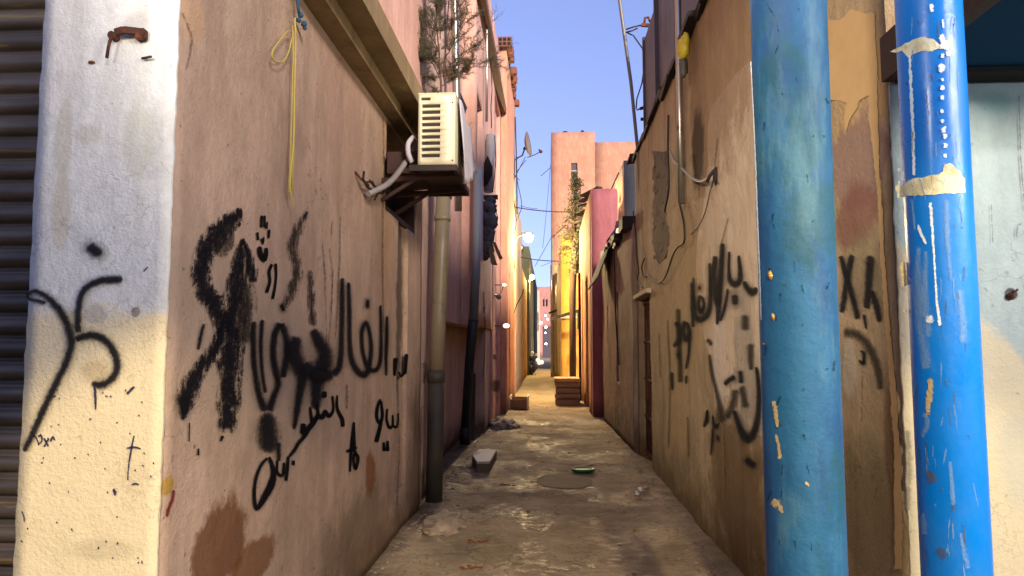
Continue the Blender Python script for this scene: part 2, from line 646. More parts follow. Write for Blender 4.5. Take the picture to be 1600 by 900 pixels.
def paint_mat(name, col, hard=0.35, grain=0.35, gs=60, streak=None, dens=1.0, rough=0.9, spec=0.04):
    """spray or brush paint: opaque in the middle of a stroke, feathering and breaking up towards its edge"""
    k = NM(name)
    uv = k.n('ShaderNodeUVMap', uv_map='UVMap').outputs[0]
    ev = k.n('ShaderNodeUVMap', uv_map='Ends').outputs[0]
    u = k.n('ShaderNodeSeparateXYZ', {0: uv}).outputs[0]
    E = k.n('ShaderNodeSeparateXYZ', {0: ev}).outputs
    d = k.m('MULTIPLY', k.m('ABSOLUTE', k.m('SUBTRACT', u, 0.5)), 2.0)
    e = k.m('MINIMUM', E[0], E[1])
    ed = k.step(e, 0.5, 0.0)
    d = k.m('SQRT', k.m('ADD', k.m('MULTIPLY', d, d), k.m('MULTIPLY', ed, ed)))
    nz = k.noise(gs, 4, 0.7)
    if streak:
        nz = k.m('ADD', k.m('MULTIPLY', nz, 0.4), k.m('MULTIPLY', k.noise(streak[0], 4, 0.7, sc=streak[1]), 0.6))
    d = k.m('ADD', d, k.m('MULTIPLY', k.m('SUBTRACT', nz, 0.5), grain * 3))
    a = k.m('MULTIPLY', k.step(d, 0.95, 0.95 - hard), dens)
    k.put(k.b.inputs['Base Color'], lin(col))
    k.put(k.b.inputs['Alpha'], a)
    k.put(k.b.inputs['Roughness'], rough)
    k.b.inputs['Specular IOR Level'].default_value = spec
    k.bump(plaster_bump(k), 0.6, 0.012)
    return k.mat


# ------------------------------------------------------------------ wall surfaces (needed by materials that carry stains at given spots)
XL, XR = -1.2, 1.25
F_L1 = Face('x', XL, 1, 2.16, 6.6, 0.0, 8.9, 0.44, amp=0.010, seed=1.0, edge=0.004, stepu=0.07, stepz=0.09,
            holes=[(5.08, 6.3, 2.50, 3.17, 0.35), (5.55, 5.93, 0.35, 2.55, 0.03)])
F_LP = Face('y', 2.150, -1, -1.65, -1.196, 0.0, 3.6, 0.008, amp=0.004, seed=2.0, edge=0.005, stepu=0.04, stepz=0.03)
F_R1 = Face('x', XR, -1, 2.585, 10.0, 0.0, 4.19, 2.5, amp=0.016, seed=5.0, edge=0.004, stepu=0.07, stepz=0.07,
            holes=[(8.72, 9.85, 0.02, 2.12, 0.14)], ztop=lambda u: 0.07 * fbm(u * 3.0, 2.0, 0, 3))
F_RP = Face('y', 2.573, -1, 1.248, 4.6, 0.0, 2.47, 0.008, amp=0.004, seed=6.0, edge=0.007, stepu=0.06, stepz=0.03)


def B(f, px, py, rpx, rpy, col, st=1.0, soft=0.5):
    """stain given by its place on the photo, turned into metres on its wall"""
    a, b, c = f.hit(px, py), f.hit(px + rpx, py), f.hit(px, py + rpy)
    if f.axis == 'x':
        a2 = f.hit(px - rpx, py)
        return (tuple(a), (abs(b.y - a2.y) / 2, abs(c.z - a.z)), col, st, soft, 'x')
    return (tuple(a), (abs(b.x - a.x), abs(c.z - a.z)), col, st, soft, 'y')


# ------------------------------------------------------------------ materials
M = {}
M['L1'] = plaster('beige_plaster', 'b49a86', 'a8917d', '8d7967', dirt='5d4630', dirt_h=0.35, rough=0.82, speck=0.6, streak_s=0.45, bump=0.8, blobs=[
    B(F_L1, 345, 850, 42, 70, '5f3510', 0.85, 0.35), B(F_L1, 395, 880, 30, 40, '6a3f14', 0.8, 0.35), B(F_L1, 262, 760, 10, 14, '9b7a10', 0.8, 0.5),
    B(F_L1, 579, 740, 8, 34, '80451a', 0.8, 0.4), B(F_L1, 350, 500, 90, 130, '978472', 0.6, 0.9), B(F_L1, 450, 600, 80, 120, '968674', 0.6, 0.9),
    B(F_L1, 560, 830, 50, 60, '55452f', 0.6, 0.9), B(F_L1, 540, 180, 30, 160, '9d8070', 0.5, 0.9), B(F_L1, 300, 30, 20, 40, 'c29a6c', 0.4, 0.8),
    B(F_L1, 627, 470, 7, 150, '4a4032', 0.85, 0.5), B(F_L1, 655, 780, 14, 190, '3d3222', 0.6, 0.8), B(F_L1, 605, 300, 12, 200, 'b08a60', 0.4, 0.8)])
M['L_up'] = plaster('pink_plaster', 'cda493', 'c49c8a', 'b08876', rough=0.85, bump=0.5, streak_s=0.5, seed=3)
M['L2'] = plaster('dusky_pink_plaster', 'cdb09f', 'c0a392', 'a08674', dirt='4a3a2a', dirt_h=0.5, bump=0.6, seed=4, streak_s=0.6)
M['L4'] = plaster('orange_plaster', 'cf9474', 'c8957a', 'aa7458', dirt='6b4c38', dirt_h=0.7, bump=0.4, seed=6)
M['pillar'] = plaster('white_painted_render', 'dfe0da', 'd3d4cf', 'c6c3b2', dirt='b8a583', dirt_h=0.12, rough=0.55, bump=0.45, streak_s=0.35, speck=0.25, seed=8, fine=1.6, cracks=0.22, low_tone=(1.61, 'dfcda0'), blobs=[
    B(F_LP, 215, 40, 22, 28, 'a8a49c', 0.55, 0.7), B(F_LP, 100, 220, 12, 70, 'b3ae92', 0.5, 0.6), B(F_LP, 215, 220, 22, 60, 'b8b6a2', 0.45, 0.6),
    B(F_LP, 140, 210, 20, 16, 'b7ae95', 0.4, 0.6), B(F_LP, 95, 330, 14, 60, 'bdb391', 0.5, 0.6), B(F_LP, 212, 488, 7, 8, '8b8378', 0.9, 0.3),
    B(F_LP, 150, 580, 24, 20, 'b59f78', 0.6, 0.6), B(F_LP, 150, 490, 16, 14, '9c9a92', 0.5, 0.6), B(F_LP, 160, 860, 50, 18, 'a69a78', 0.35, 0.7)])
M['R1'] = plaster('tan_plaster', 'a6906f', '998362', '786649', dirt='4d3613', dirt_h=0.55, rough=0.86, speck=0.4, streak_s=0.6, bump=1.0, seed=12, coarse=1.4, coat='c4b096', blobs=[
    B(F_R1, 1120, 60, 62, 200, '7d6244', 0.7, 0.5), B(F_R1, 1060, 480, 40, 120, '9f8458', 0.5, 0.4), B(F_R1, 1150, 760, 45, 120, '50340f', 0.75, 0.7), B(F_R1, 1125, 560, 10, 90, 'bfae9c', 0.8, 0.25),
    B(F_R1, 1165, 560, 18, 110, '837a6c', 0.6, 0.7), B(F_R1, 1350, 140, 50, 80, 'a9895a', 0.75, 0.4), B(F_R1, 1340, 250, 50, 70, '7d6257', 0.8, 0.3),
    B(F_R1, 1335, 340, 40, 50, '6f433a', 0.8, 0.5), B(F_R1, 1350, 420, 40, 60, '746a4c', 0.5, 0.6), B(F_R1, 1350, 800, 60, 110, '5d5233', 0.7, 0.8),
    B(F_R1, 1390, 700, 10, 90, '5d3d18', 0.7, 0.6), B(F_R1, 1090, 230, 9, 60, '33291b', 0.85, 0.6), B(F_R1, 985, 560, 18, 90, '6b543a', 0.5, 0.7),
    B(F_R1, 1325, 580, 12, 50, 'a59c88', 0.6, 0.4), B(F_R1, 1060, 640, 16, 60, 'ab8e60', 0.5, 0.6)])
M['RP'] = plaster('pale_blue_grey_paint', '9fb0b0', '94a6a8', '7b9194', rough=0.5, dirt='c0ad85', dirt_h=0.2, bump=0.35, seed=15, speck=0.3, cracks=0.3, streak_s=0.55, low_tone=(1.60, 'c2b594', 1.52, 1.0), blobs=[
    B(F_RP, 1555, 160, 26, 18, '6f9593', 0.6, 0.7), B(F_RP, 1580, 460, 10, 9, '2f2a28', 0.95, 0.3), B(F_RP, 1590, 720, 30, 80, 'a3a49a', 0.5, 0.8), B(F_RP, 1545, 300, 12, 90, '98aaaa', 0.5, 0.7)])
M['R2'] = plaster('grey_brown_plaster', '9d8572', '8f7a68', '6c5b4a', dirt='4b3a26', dirt_h=0.7, bump=0.9, seed=18, coarse=1.4)
M['R3'] = plaster('dull_rose_paint', '9d6064', '95595d', '7f4a4e', dirt='6a3a34', dirt_h=0.6, bump=0.25, seed=21)
M['R3s'] = plaster('orange_side_render', 'b28760', 'bd9068', '8d6540', dirt='5b3a24', dirt_h=0.8, bump=0.4, seed=22)
M['R4'] = plaster('yellow_ochre_paint', 'c99a44', 'bd8a3a', '98702c', dirt='83561f', dirt_h=0.3, bump=0.3, seed=24)
M['R5'] = plaster('sand_render', 'c2a26a', 'b89a64', '8c7040', dirt='6d5430', dirt_h=0.3, bump=0.3, seed=25)
M['salmon'] = plaster('salmon_render', 'b8886e', 'ad7e66', 'a06c50', bump=0.3, seed=27, streak_s=0.4)
M['far'] = plaster('faded_pink_render', 'b08078', 'a87a72', '8f655c', dirt='5c4744', dirt_h=1.0, bump=0.2, seed=29)
M['slate'] = plaster('slate_grey_render', '3d444f', '3a404a', '30353d', bump=0.3, seed=31)
M['cream'] = plaster('cream_render', 'c8b59a', 'bfab90', 'a08c70', bump=0.3, seed=33)
M['olive'] = plaster('mossy_green_render', '5b5a42', '4f5038', '3c3b28', dirt='2c2818', dirt_h=0.8, bump=0.5, seed=34)
M['ledge'] = plaster('khaki_concrete', '8d7a58', '84714f', '665636', bump=0.6, seed=36)
M['beam'] = simple('dark_stained_timber', '5b3a22', 0.8, vary=0.3, scale=7, bump=0.3)
M['jamb'] = simple('dark_red_brown_board', '33190f', 0.7, vary=0.4, scale=9, bump=0.2)
M['dark'] = simple('near_black_interior', '100d0b', 0.9, vary=0.2)
M['black'] = simple('black_rubber', '151515', 0.55, vary=0.3)
M['steel'] = simple('galvanised_steel', 'a8a69c', 0.32, metal=0.9, vary=0.2, scale=8, bump=0.05, col2='6d6250', t=(0.6, 0.75))
M['rust'] = simple('rusty_iron', '4a2a1a', 0.8, metal=0.3, vary=0.5, scale=20, bump=0.4, col2='7a3d1b')
M['tin'] = simple('grey_sheet_metal', '5f5c5e', 0.6, metal=0.4, vary=0.3, scale=2.5, bump=0.1, col2='4b4245', t=(0.45, 0.7))
M['tind'] = simple('dark_corroded_tin', '2c2622', 0.75, metal=0.3, vary=0.4, scale=6, bump=0.3)
M['pvc'] = simple('weathered_cream_pvc', '8e8269', 0.42, vary=0.2, scale=7, bump=0.05, col2='7a745c', t=(0.5, 0.7))
M['pvcg'] = simple('dark_green_painted_pvc', '47443a', 0.6, vary=0.35, scale=8, bump=0.1)
M['pvcb'] = simple('grey_blue_pvc', '757c84', 0.45, vary=0.2, scale=6, bump=0.05)
M['pvcd'] = simple('dark_slate_pvc', '232a30', 0.5, vary=0.25, scale=6, bump=0.05)
M['cable'] = simple('black_cable', '1c1917', 0.6, bump=0)
M['cableg'] = simple('grey_flex', '8a8378', 0.6, bump=0)
M['acw'] = simple('yellowed_white_enamel', 'd3cbaa', 0.45, vary=0.08, scale=9, bump=0.03, col2='b8ab80', t=(0.62, 0.8))
M['slot'] = simple('shadowed_grille', '2c2616', 0.7)
M['cloth'] = simple('grey_white_cloth', 'b3b0b6', 0.9, vary=0.15, scale=15, bump=0.3)
M['ropey'] = simple('yellow_nylon_rope', 'b7a64e', 0.8, vary=0.3, scale=60, bump=0.5)
M['ropeb'] = simple('blue_nylon_rope', '1e4a66', 0.8, vary=0.3, scale=60, bump=0.5)
M['leaf'] = simple('dusty_green_needles', '4c4a36', 0.8, vary=0.4, scale=9, bump=0)
M['leafd'] = simple('dark_green_leaves', '3a4022', 0.8, vary=0.5, scale=9, bump=0)
M['twig'] = simple('brown_twigs', '4e3628', 0.8, vary=0.3, bump=0)
M['foam'] = simple('dirty_polystyrene', 'ddd6c6', 0.8, vary=0.12, scale=14, bump=0.2, col2='a8997c', t=(0.6, 0.8))
M['rubble'] = simple('pale_lime_rubble', 'a8967e', 0.9, vary=0.3, scale=10, bump=0.7, col2='7d6a50')
M['block'] = simple('grey_brown_masonry', '94806a', 0.9, vary=0.35, scale=7, bump=0.8)
M['slab'] = simple('pale_stone_slab', 'c2a777', 0.8, vary=0.2, scale=7, bump=0.4)
M['brick'] = simple('red_clay_block', '7a4a38', 0.85, vary=0.3, scale=10, bump=0.4)
M['green'] = simple('green_plastic', '1f7a34', 0.3, vary=0.25, scale=20, bump=0.02)
M['greenl'] = simple('pale_green_plastic', '7db57c', 0.4, vary=0.2, scale=20, bump=0.02)
M['yellow'] = simple('yellow_plastic_bag', 'b7a51c', 0.5, vary=0.25, scale=14, bump=0.2)
M['orange'] = simple('orange_brown_litter', '7d4512', 0.85, vary=0.4, scale=40, bump=0.3)
M['foil'] = simple('silver_foil', 'd8d2c4', 0.25, metal=0.7, vary=0.2, scale=40, bump=0.5)
M['wood'] = simple('raw_board', '8a6a4a', 0.8, vary=0.25, scale=8, bump=0.3)
M['bulb'] = emitter('lit_bulb', 'ffd98a', 60)
M['bulby'] = emitter('lit_sodium_bulb', 'ffc23c', 40)
M['bulbw'] = emitter('lit_white_bulb', 'fff0d8', 25)
M['window'] = simple('dusty_dark_glass', '4a4440', 0.25, vary=0.3)

k = NM('patched_concrete_ground')
base = k.mix(k.step(k.noise(1.3, 6, 0.65), 0.4, 0.62), lin('a99678'), lin('8b795d'))
base = k.mul(base, k.mix(k.noise(24, 5, 0.7), (0.7, 0.7, 0.7, 1), (1.25, 1.25, 1.25, 1)))
base = k.mix(k.m('MULTIPLY', k.step(k.noise(0.9, 5, 0.6, off=(7, 2, 0)), 0.52, 0.66), 0.5), base, lin('5c4f3c'))
base = k.mix(k.m('MULTIPLY', k.step(k.noise(16, 3, 0.6, off=(3, 1, 0)), 0.68, 0.71), 0.7), base, lin('3a2a17'))
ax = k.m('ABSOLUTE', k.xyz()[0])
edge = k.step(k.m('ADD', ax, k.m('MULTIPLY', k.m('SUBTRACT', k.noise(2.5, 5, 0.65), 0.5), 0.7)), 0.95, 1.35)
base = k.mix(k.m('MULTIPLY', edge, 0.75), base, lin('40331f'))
base = k.mix(k.m('MULTIPLY', k.step(k.xyz()[1], 15.0, 22.0), 0.8), base, lin('a28d66'))
k.put(k.b.inputs['Base Color'], base)
wet = k.m('MULTIPLY', k.step(k.noise(1.6, 4, 0.6, sc=(1, 0.6, 1), off=(11, 5, 0)), 0.42, 0.62), k.step(k.noise(19, 5, 0.7, sc=(0.6, 1, 1), off=(1, 5, 0)), 0.44, 0.6))
k.put(k.b.inputs['Roughness'], k.m('SUBTRACT', 0.92, k.m('MULTIPLY', wet, 0.5)))
k.b.inputs['Specular IOR Level'].default_value = 0.5
vo = k.n('ShaderNodeTexVoronoi', {'Vector': k.n('ShaderNodeVectorMath', {0: k.vec(1, 0.7, 1), 1: k.n('ShaderNodeTexNoise', {'Vector': k.vec(1, 1, 1), 'Scale': 4.0, 'Detail': 5.0}).outputs[1]}, operation='ADD').outputs[0], 'Scale': 1.4}, feature='DISTANCE_TO_EDGE').outputs[0]
base = k.mix(k.m('MULTIPLY', k.step(vo, 0.02, 0.003), 0.5), base, lin('40331f'))
k.put(k.b.inputs['Base Color'], base)
h = k.m('ADD', k.m('MULTIPLY', k.noise(5, 5, 0.6), 1.0), k.m('MULTIPLY', k.noise(40, 4, 0.7), 0.35))
k.bump(k.m('ADD', h, k.noise(13, 4, 0.6, sc=(0.5, 1, 1))), 1.0, 0.03)
M['ground'] = k.mat

# teal-blue steel column, chalky old paint
k = NM('chalky_blue_paint')
c = k.mix(k.step(k.noise(5, 6, 0.65, sc=(1, 1, 0.3)), 0.38, 0.62), lin('08426e'), lin('195c83'))
c = k.mix(k.m('MULTIPLY', k.step(k.noise(6, 6, 0.7, sc=(1, 1, 0.5), off=(4, 0, 1)), 0.48, 0.62), 0.75), c, lin('0d4a54'))
c = k.mix(k.m('MULTIPLY', k.step(k.noise(9, 6, 0.7, sc=(1, 1, 0.25), off=(9, 3, 1)), 0.52, 0.68), 0.6), c, lin('47717f'))
c = k.mix(k.m('MULTIPLY', k.step(k.noise(30, 3, 0.6, off=(2, 8, 1)), 0.69, 0.72), 0.7), c, lin('17404e'))
c = k.mul(c, k.mix(k.noise(60, 3, 0.7), (0.85, 0.85, 0.85, 1), (1.12, 1.12, 1.12, 1)))
k.put(k.b.inputs['Base Color'], c)
k.put(k.b.inputs['Roughness'], k.m('ADD', 0.55, k.m('MULTIPLY', k.noise(8, 3, 0.6), 0.25)))
k.bump(k.m('ADD', k.noise(22, 5, 0.65), k.m('MULTIPLY', k.noise(4, 2), 3)), 0.6, 0.006)
M['pole1'] = k.mat
k = NM('glossy_blue_paint')
c = k.mix(k.step(k.noise(4, 4, 0.6, sc=(1, 1, 0.3)), 0.4, 0.65), lin('0070c8'), lin('0668ba'))
c = k.mix(k.m('MULTIPLY', k.step(k.noise(9, 5, 0.7, sc=(1, 1, 0.35), off=(3, 1, 2)), 0.58, 0.68), 0.3), c, lin('4a7fae'))
zz = k.step(k.m('ADD', k.xyz()[2], k.m('MULTIPLY', k.m('SUBTRACT', k.noise(7, 5, 0.7), 0.5), 1.1)), 1.25, 0.75)
c = k.mix(k.m('MULTIPLY', zz, 0.35), c, lin('3d6f98'))
k.put(k.b.inputs['Base Color'], c)
k.put(k.b.inputs['Roughness'], k.m('ADD', 0.22, k.m('MULTIPLY', k.step(k.noise(9, 6, 0.7, sc=(1, 1, 0.4)), 0.3, 0.7), 0.34)))
k.b.inputs['Coat Weight'].default_value = 0.12
k.b.inputs['Specular IOR Level'].default_value = 0.35
k.b.inputs['Coat Roughness'].default_value = 0.2
k.bump(k.m('ADD', k.noise(16, 4, 0.6), k.m('MULTIPLY', k.noise(5, 2, sc=(1, 1, 0.2)), 1.5)), 0.3, 0.006)
M['pole2'] = k.mat
M['chip'] = simple('bare_primer_flake', 'cfc8a8', 0.7, vary=0.2, scale=30, bump=0.5, col2='b5ab86')
M['chipw'] = simple('white_scuff', 'b9c9d8', 0.5, vary=0.2, scale=40, bump=0.3)
M['tanpaint'] = simple('tan_overpaint', 'a98a5a', 0.75, vary=0.15, scale=10, bump=0.3)
M['brass'] = simple('brassy_rust_spot', 'c79a4a', 0.35, metal=0.6, vary=0.4, scale=50, bump=0.6, col2='5b3a1b')
M['soffit'] = simple('dark_blue_painted_soffit', '0f3f66', 0.8, spec=0.1, vary=0.2, scale=2.5, bump=0.1)
M['navy'] = M['soffit']
SP = paint_mat('black_spray_paint', '1d1c20', hard=0.7, grain=0.35, gs=70, dens=0.88)
OVER = paint_mat('overspray', '1d1b1e', hard=1.0, grain=0.5, gs=120, dens=0.34)
SPS = paint_mat('thin_grey_spray_paint', '2a2622', hard=0.9, grain=0.3, gs=40, dens=0.75)
SPD = paint_mat('dry_hatched_black_paint', '141318', hard=0.5, grain=2.4, streak=(60, (1, 1, 0.38)), gs=110, dens=0.95)
SPG = paint_mat('faint_dry_black_paint', '24221f', hard=0.8, grain=2.4, streak=(60, (1, 1, 0.3)), gs=90, dens=0.75)
INK = paint_mat('black_brush_paint', '121114', hard=0.35, grain=0.12, gs=80, dens=0.97)
INKB = paint_mat('blue_pen_ink', '28284e', hard=0.3, grain=0.5, gs=160, dens=0.9)
SCR = paint_mat('dark_scratch', '4a3d30', hard=0.9, grain=1.6, gs=60, dens=0.5)
REDP = paint_mat('dull_red_paint_dribble', '70201a', hard=0.4, grain=0.3, gs=90, dens=0.9)
SMEAR = paint_mat('pale_scuff_marks', '7fa6cc', hard=1.0, grain=1.3, streak=(60, (1, 1, 0.15)), gs=160, dens=0.55, rough=0.45)
SMEARW = paint_mat('white_paint_drip', 'd9e2e4', hard=0.45, grain=0.9, gs=120, dens=0.95, rough=0.5)
SMEARB = paint_mat('grey_brown_grime', '5d5a50', hard=0.9, grain=0.7, gs=50, dens=0.6)
SMEART = paint_mat('bare_tan_scrape', 'bda878', hard=0.5, grain=1.1, gs=120, dens=0.95)

# ------------------------------------------------------------------ ground
def ground_z(x, y):
    if y < -3 or y > 60 or abs(x) > 6: return 0.0
    z = 0.018 * fbm(x * 1.4, y * 1.1, 0.0, 4)
    e = max(0.0, abs(x) - 0.8)
    z += 0.05 * e * e if y > 2.6 else 0
    z += 0.010 * mn.noise(Vector((x * 7, y * 5, 4)))
    return z


def axis_cuts(fine_a, fine_b, st, far, extra=()):
    L = []
    v = fine_a
    while v <= fine_b:
        L.append(v)
        v += st(v) if callable(st) else st
    lo, hi = [], []
    d = 0.4
    v = fine_a
    while v > -far:
        v -= d
        d *= 1.8
        lo.append(v)
    d, v = 0.4, L[-1]
    while v < far:
        v += d
        d *= 1.8
        hi.append(v)
    return sorted(lo + L + hi)


gx = axis_cuts(-1.6, 1.7, 0.045, 400)
gy = axis_cuts(1.2, 45, lambda v: 0.035 if v < 9 else (0.07 if v < 20 else 0.25), 400)
mb = MB()
G = [[mb.bm.verts.new((x, y, ground_z(x, y))) for y in gy] for x in gx]
for i in range(len(gx) - 1):
    for j in range(len(gy) - 1):
        f = mb.bm.faces.new((G[i][j], G[i + 1][j], G[i + 1][j + 1], G[i][j + 1]))
        f.smooth = True
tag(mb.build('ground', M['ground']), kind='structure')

# ------------------------------------------------------------------ near left building
L1 = thing('corner_building', 'beige plastered corner building on the left with black graffiti, white pillar and concrete ledge', 'building', (-1.9, 2.2, 0))
F_L1.mesh().build('wall', M['L1'], L1)
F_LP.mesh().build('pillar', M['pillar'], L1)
mb = MB()
mb.box(-1.2 - 0.03, -1.085, 2.2, 6.65, 3.19, 3.43)
mb.box(-1.085, -0.946, 2.2, 6.65, 3.272, 3.432)
led = mb.build('ledge', M['ledge'], L1)
mb = MB()   # painted upper storey, a skin over the same wall
fu = Face('x', XL + 0.012, 1, 2.36, 6.62, 3.436, 8.9, 0.02, amp=0.008, seed=1.3, stepu=0.2, stepz=0.2)
fu.mesh().build('upper_wall', M['L_up'], L1)
# window niche under the ledge
wf = MB()
for (a, b_, c_, d) in ((5.08, 5.13, 2.50, 3.17), (6.25, 6.30, 2.50, 3.17)):
    wf.box(-1.53, -1.215, a + 0.003, b_ - 0.003 if b_ > 6 else b_, c_ + 0.01, d - 0.01)
wf.box(-1.53, -1.215, 5.14, 6.24, 2.505, 2.55)
w = wf.build('window', M['jamb'], L1, label='dark recessed window under the ledge')
MB().box(-1.545, -1.40, 5.13, 6.25, 2.55, 3.16).build('pane', M['dark'], w)
# roller shutter left of the pillar
mb = MB()
prof = []
z = 0.0
while z < 3.6:
    prof += [(0.0, z), (0.012, z + 0.006), (0.022, z + 0.020), (0.020, z + 0.036), (0.010, z + 0.046), (0.014, z + 0.052), (0.010, z + 0.060), (-0.004, z + 0.064), (-0.006, z + 0.074)]
    z += 0.077
rows = [[mb.bm.verts.new((x, 2.32 - o, zz)) for (o, zz) in prof] for x in (-3.3, -1.60)]
for j in range(len(prof) - 1):
    f = mb.bm.faces.new((rows[0][j], rows[1][j], rows[1][j + 1], rows[0][j + 1]))
    f.smooth = True
k = NM('dusty_shutter_paint')
c = k.mix(k.step(k.noise(3, 5, 0.6, sc=(0.5, 1, 3)), 0.4, 0.62), lin('6a6056'), lin('524b44'))
c = k.mix(k.step(k.noise(12, 4, 0.6, sc=(0.15, 1, 2)), 0.6, 0.68), c, lin('8a7650'))
k.put(k.b.inputs['Base Color'], c)
k.b.inputs['Metallic'].default_value = 0.5
k.b.inputs['Roughness'].default_value = 0.5
mb.build('roller_shutter', k.mat, L1, norm=False)
MB().box(-3.4, -1.701, 2.34, 2.40, 0.0, 3.9).box(-3.4, -1.701, 2.16, 2.31, 3.4, 3.9).build('shutter_surround', M['ledge'], L1)

# chips along the pillar's arris and small marks
mb = MB()
for P in ([(263, 700, 3), (262, 760, 3)],):
    pass
rnd = random.Random(3)
mk = MB()
for P in ([(52, 680, 2), (58, 684, 2), (62, 696, 2)], [(60, 681, 2), (66, 681, 3), (66, 690, 2), (60, 694, 2)], [(70, 684, 3), (77, 697, 3)], [(78, 684, 2), (70, 698, 3)],
          [(80, 690, 2), (84, 682, 3), (87, 688, 2)], [(211, 680, 2), (206, 705, 3), (202, 730, 2), (201, 750, 2)], [(199, 700, 2), (211, 698, 3), (222, 701, 2)],
          [(200, 616, 3), (206, 609, 4), (212, 604, 3)], [(207, 757, 2), (213, 755, 3), (219, 757, 2)], [(36, 798, 2), (39, 805, 2), (40, 815, 2)],
          [(178, 763, 4), (181, 768, 5), (180, 774, 3)], [(150, 605, 4), (151, 622, 4), (151, 640, 2)], [(226, 425, 2), (233, 417, 2)]):
    stroke_mesh(mk, F_LP, P, 3, across=2)
for i in range(46):
    x, y = rnd.uniform(25, 250), rnd.uniform(600, 880)
    a = rnd.uniform(0, 3)
    l = rnd.uniform(1.5, 5)
    stroke_mesh(mk, F_LP, [(x, y, 2.2), (x + l * cos(a), y + l * sin(a), 2.2)], 1, across=2)
mk.build('pen_marks', INKB, L1, norm=False)
mk = MB()
for P in ([(147, 389, 20), (150, 391, 21), (153, 393, 18)],
          [(196, 436, 14), (180, 437, 14), (163, 438, 14), (148, 443, 13), (134, 453, 12), (127, 470, 12), (124, 495, 12), (124, 522, 12)],
          [(118, 532, 12), (133, 525, 13), (150, 524, 14), (168, 533, 14), (181, 552, 14), (185, 573, 14), (177, 591, 13), (160, 601, 13), (143, 598, 11)],
          [(47, 463, 7), (51, 456, 7), (62, 456, 8), (80, 468, 12), (97, 487, 14), (109, 512, 15), (113, 538, 15), (106, 565, 14), (93, 592, 13), (79, 620, 13), (64, 652, 13), (50, 682, 12), (38, 706, 8)],
          [(44, 458, 5), (48, 467, 5), (60, 470, 6), (75, 474, 7)]):
    stroke_mesh(mk, F_LP, P, 8)
mk.build('pillar_graffiti', SP, L1, norm=False)
mb = MB()   # rusty hinge strap left on the pillar
a = F_LP.hit(182, 60)
mb.tube([F_LP.hit(182, 60, 0.0), F_LP.hit(182, 60, 0.03)], 0.013, 8)
mb.tube([F_LP.hit(182, 62, 0.028), F_LP.hit(178, 80, 0.03), F_LP.hit(175, 96, 0.028)], 0.005, 6)
P = [F_LP.hit(186, 55, 0.02), F_LP.hit(200, 52, 0.024), F_LP.hit(215, 52, 0.016), F_LP.hit(231, 55, 0.02)]
for p, q in zip(P, P[1:]): mb.bar(p, q, 0.012, 0.022)
mb.box(P[3].x - 0.032, P[3].x, P[3].y - 0.004, 2.29, P[3].z - 0.022, P[3].z + 0.016, bev=0.004)
mb.tube([F_LP.hit(224, 93, 0.01), F_LP.hit(240, 91, 0.014)], 0.004, 6)
mb.blobm(F_LP.hit(145, 98, 0.004), 0.012, 1, 0.4, (1, 0.5, 0.5))
mb.build('hinge', M['rust'], L1)

# graffiti on the alley wall
mk = MB()
for P in ([(376, 325, 6), (368, 338, 20), (352, 352, 28), (334, 368, 30), (319, 392, 30), (311, 420, 28), (315, 450, 27), (330, 474, 27), (343, 500, 26), (342, 524, 22), (330, 548, 20), (316, 568, 20), (302, 588, 24), (290, 615, 30), (284, 638, 20), (284, 656, 6)],
          [(378, 372, 4), (374, 395, 18), (369, 430, 26), (364, 470, 34), (360, 510, 38), (357, 550, 38), (355, 590, 34), (354, 630, 32), (352, 676, 24)],
          [(379, 378, 5), (386, 400, 13), (392, 425, 16), (393, 442, 8)]):
    stroke_mesh(mk, F_L1, P, 8)
mk.build('graffiti', SPD, L1, norm=False)
mk = MB()
for P in ([(385, 440, 16), (384, 470, 26), (380, 500, 26), (378, 540, 20)], [(360, 345, 14), (350, 375, 26), (338, 400, 24)],
          [(475, 334, 5), (468, 348, 13), (459, 366, 17), (455, 388, 17), (460, 410, 16), (461, 432, 16), (454, 452, 17), (446, 468, 14), (439, 484, 6)],
          [(483, 420, 6), (485, 470, 12), (487, 510, 12)]):
    stroke_mesh(mk, F_L1, P, 8)
mk.build('graffiti', SPG, L1, norm=False)
mk = MB()
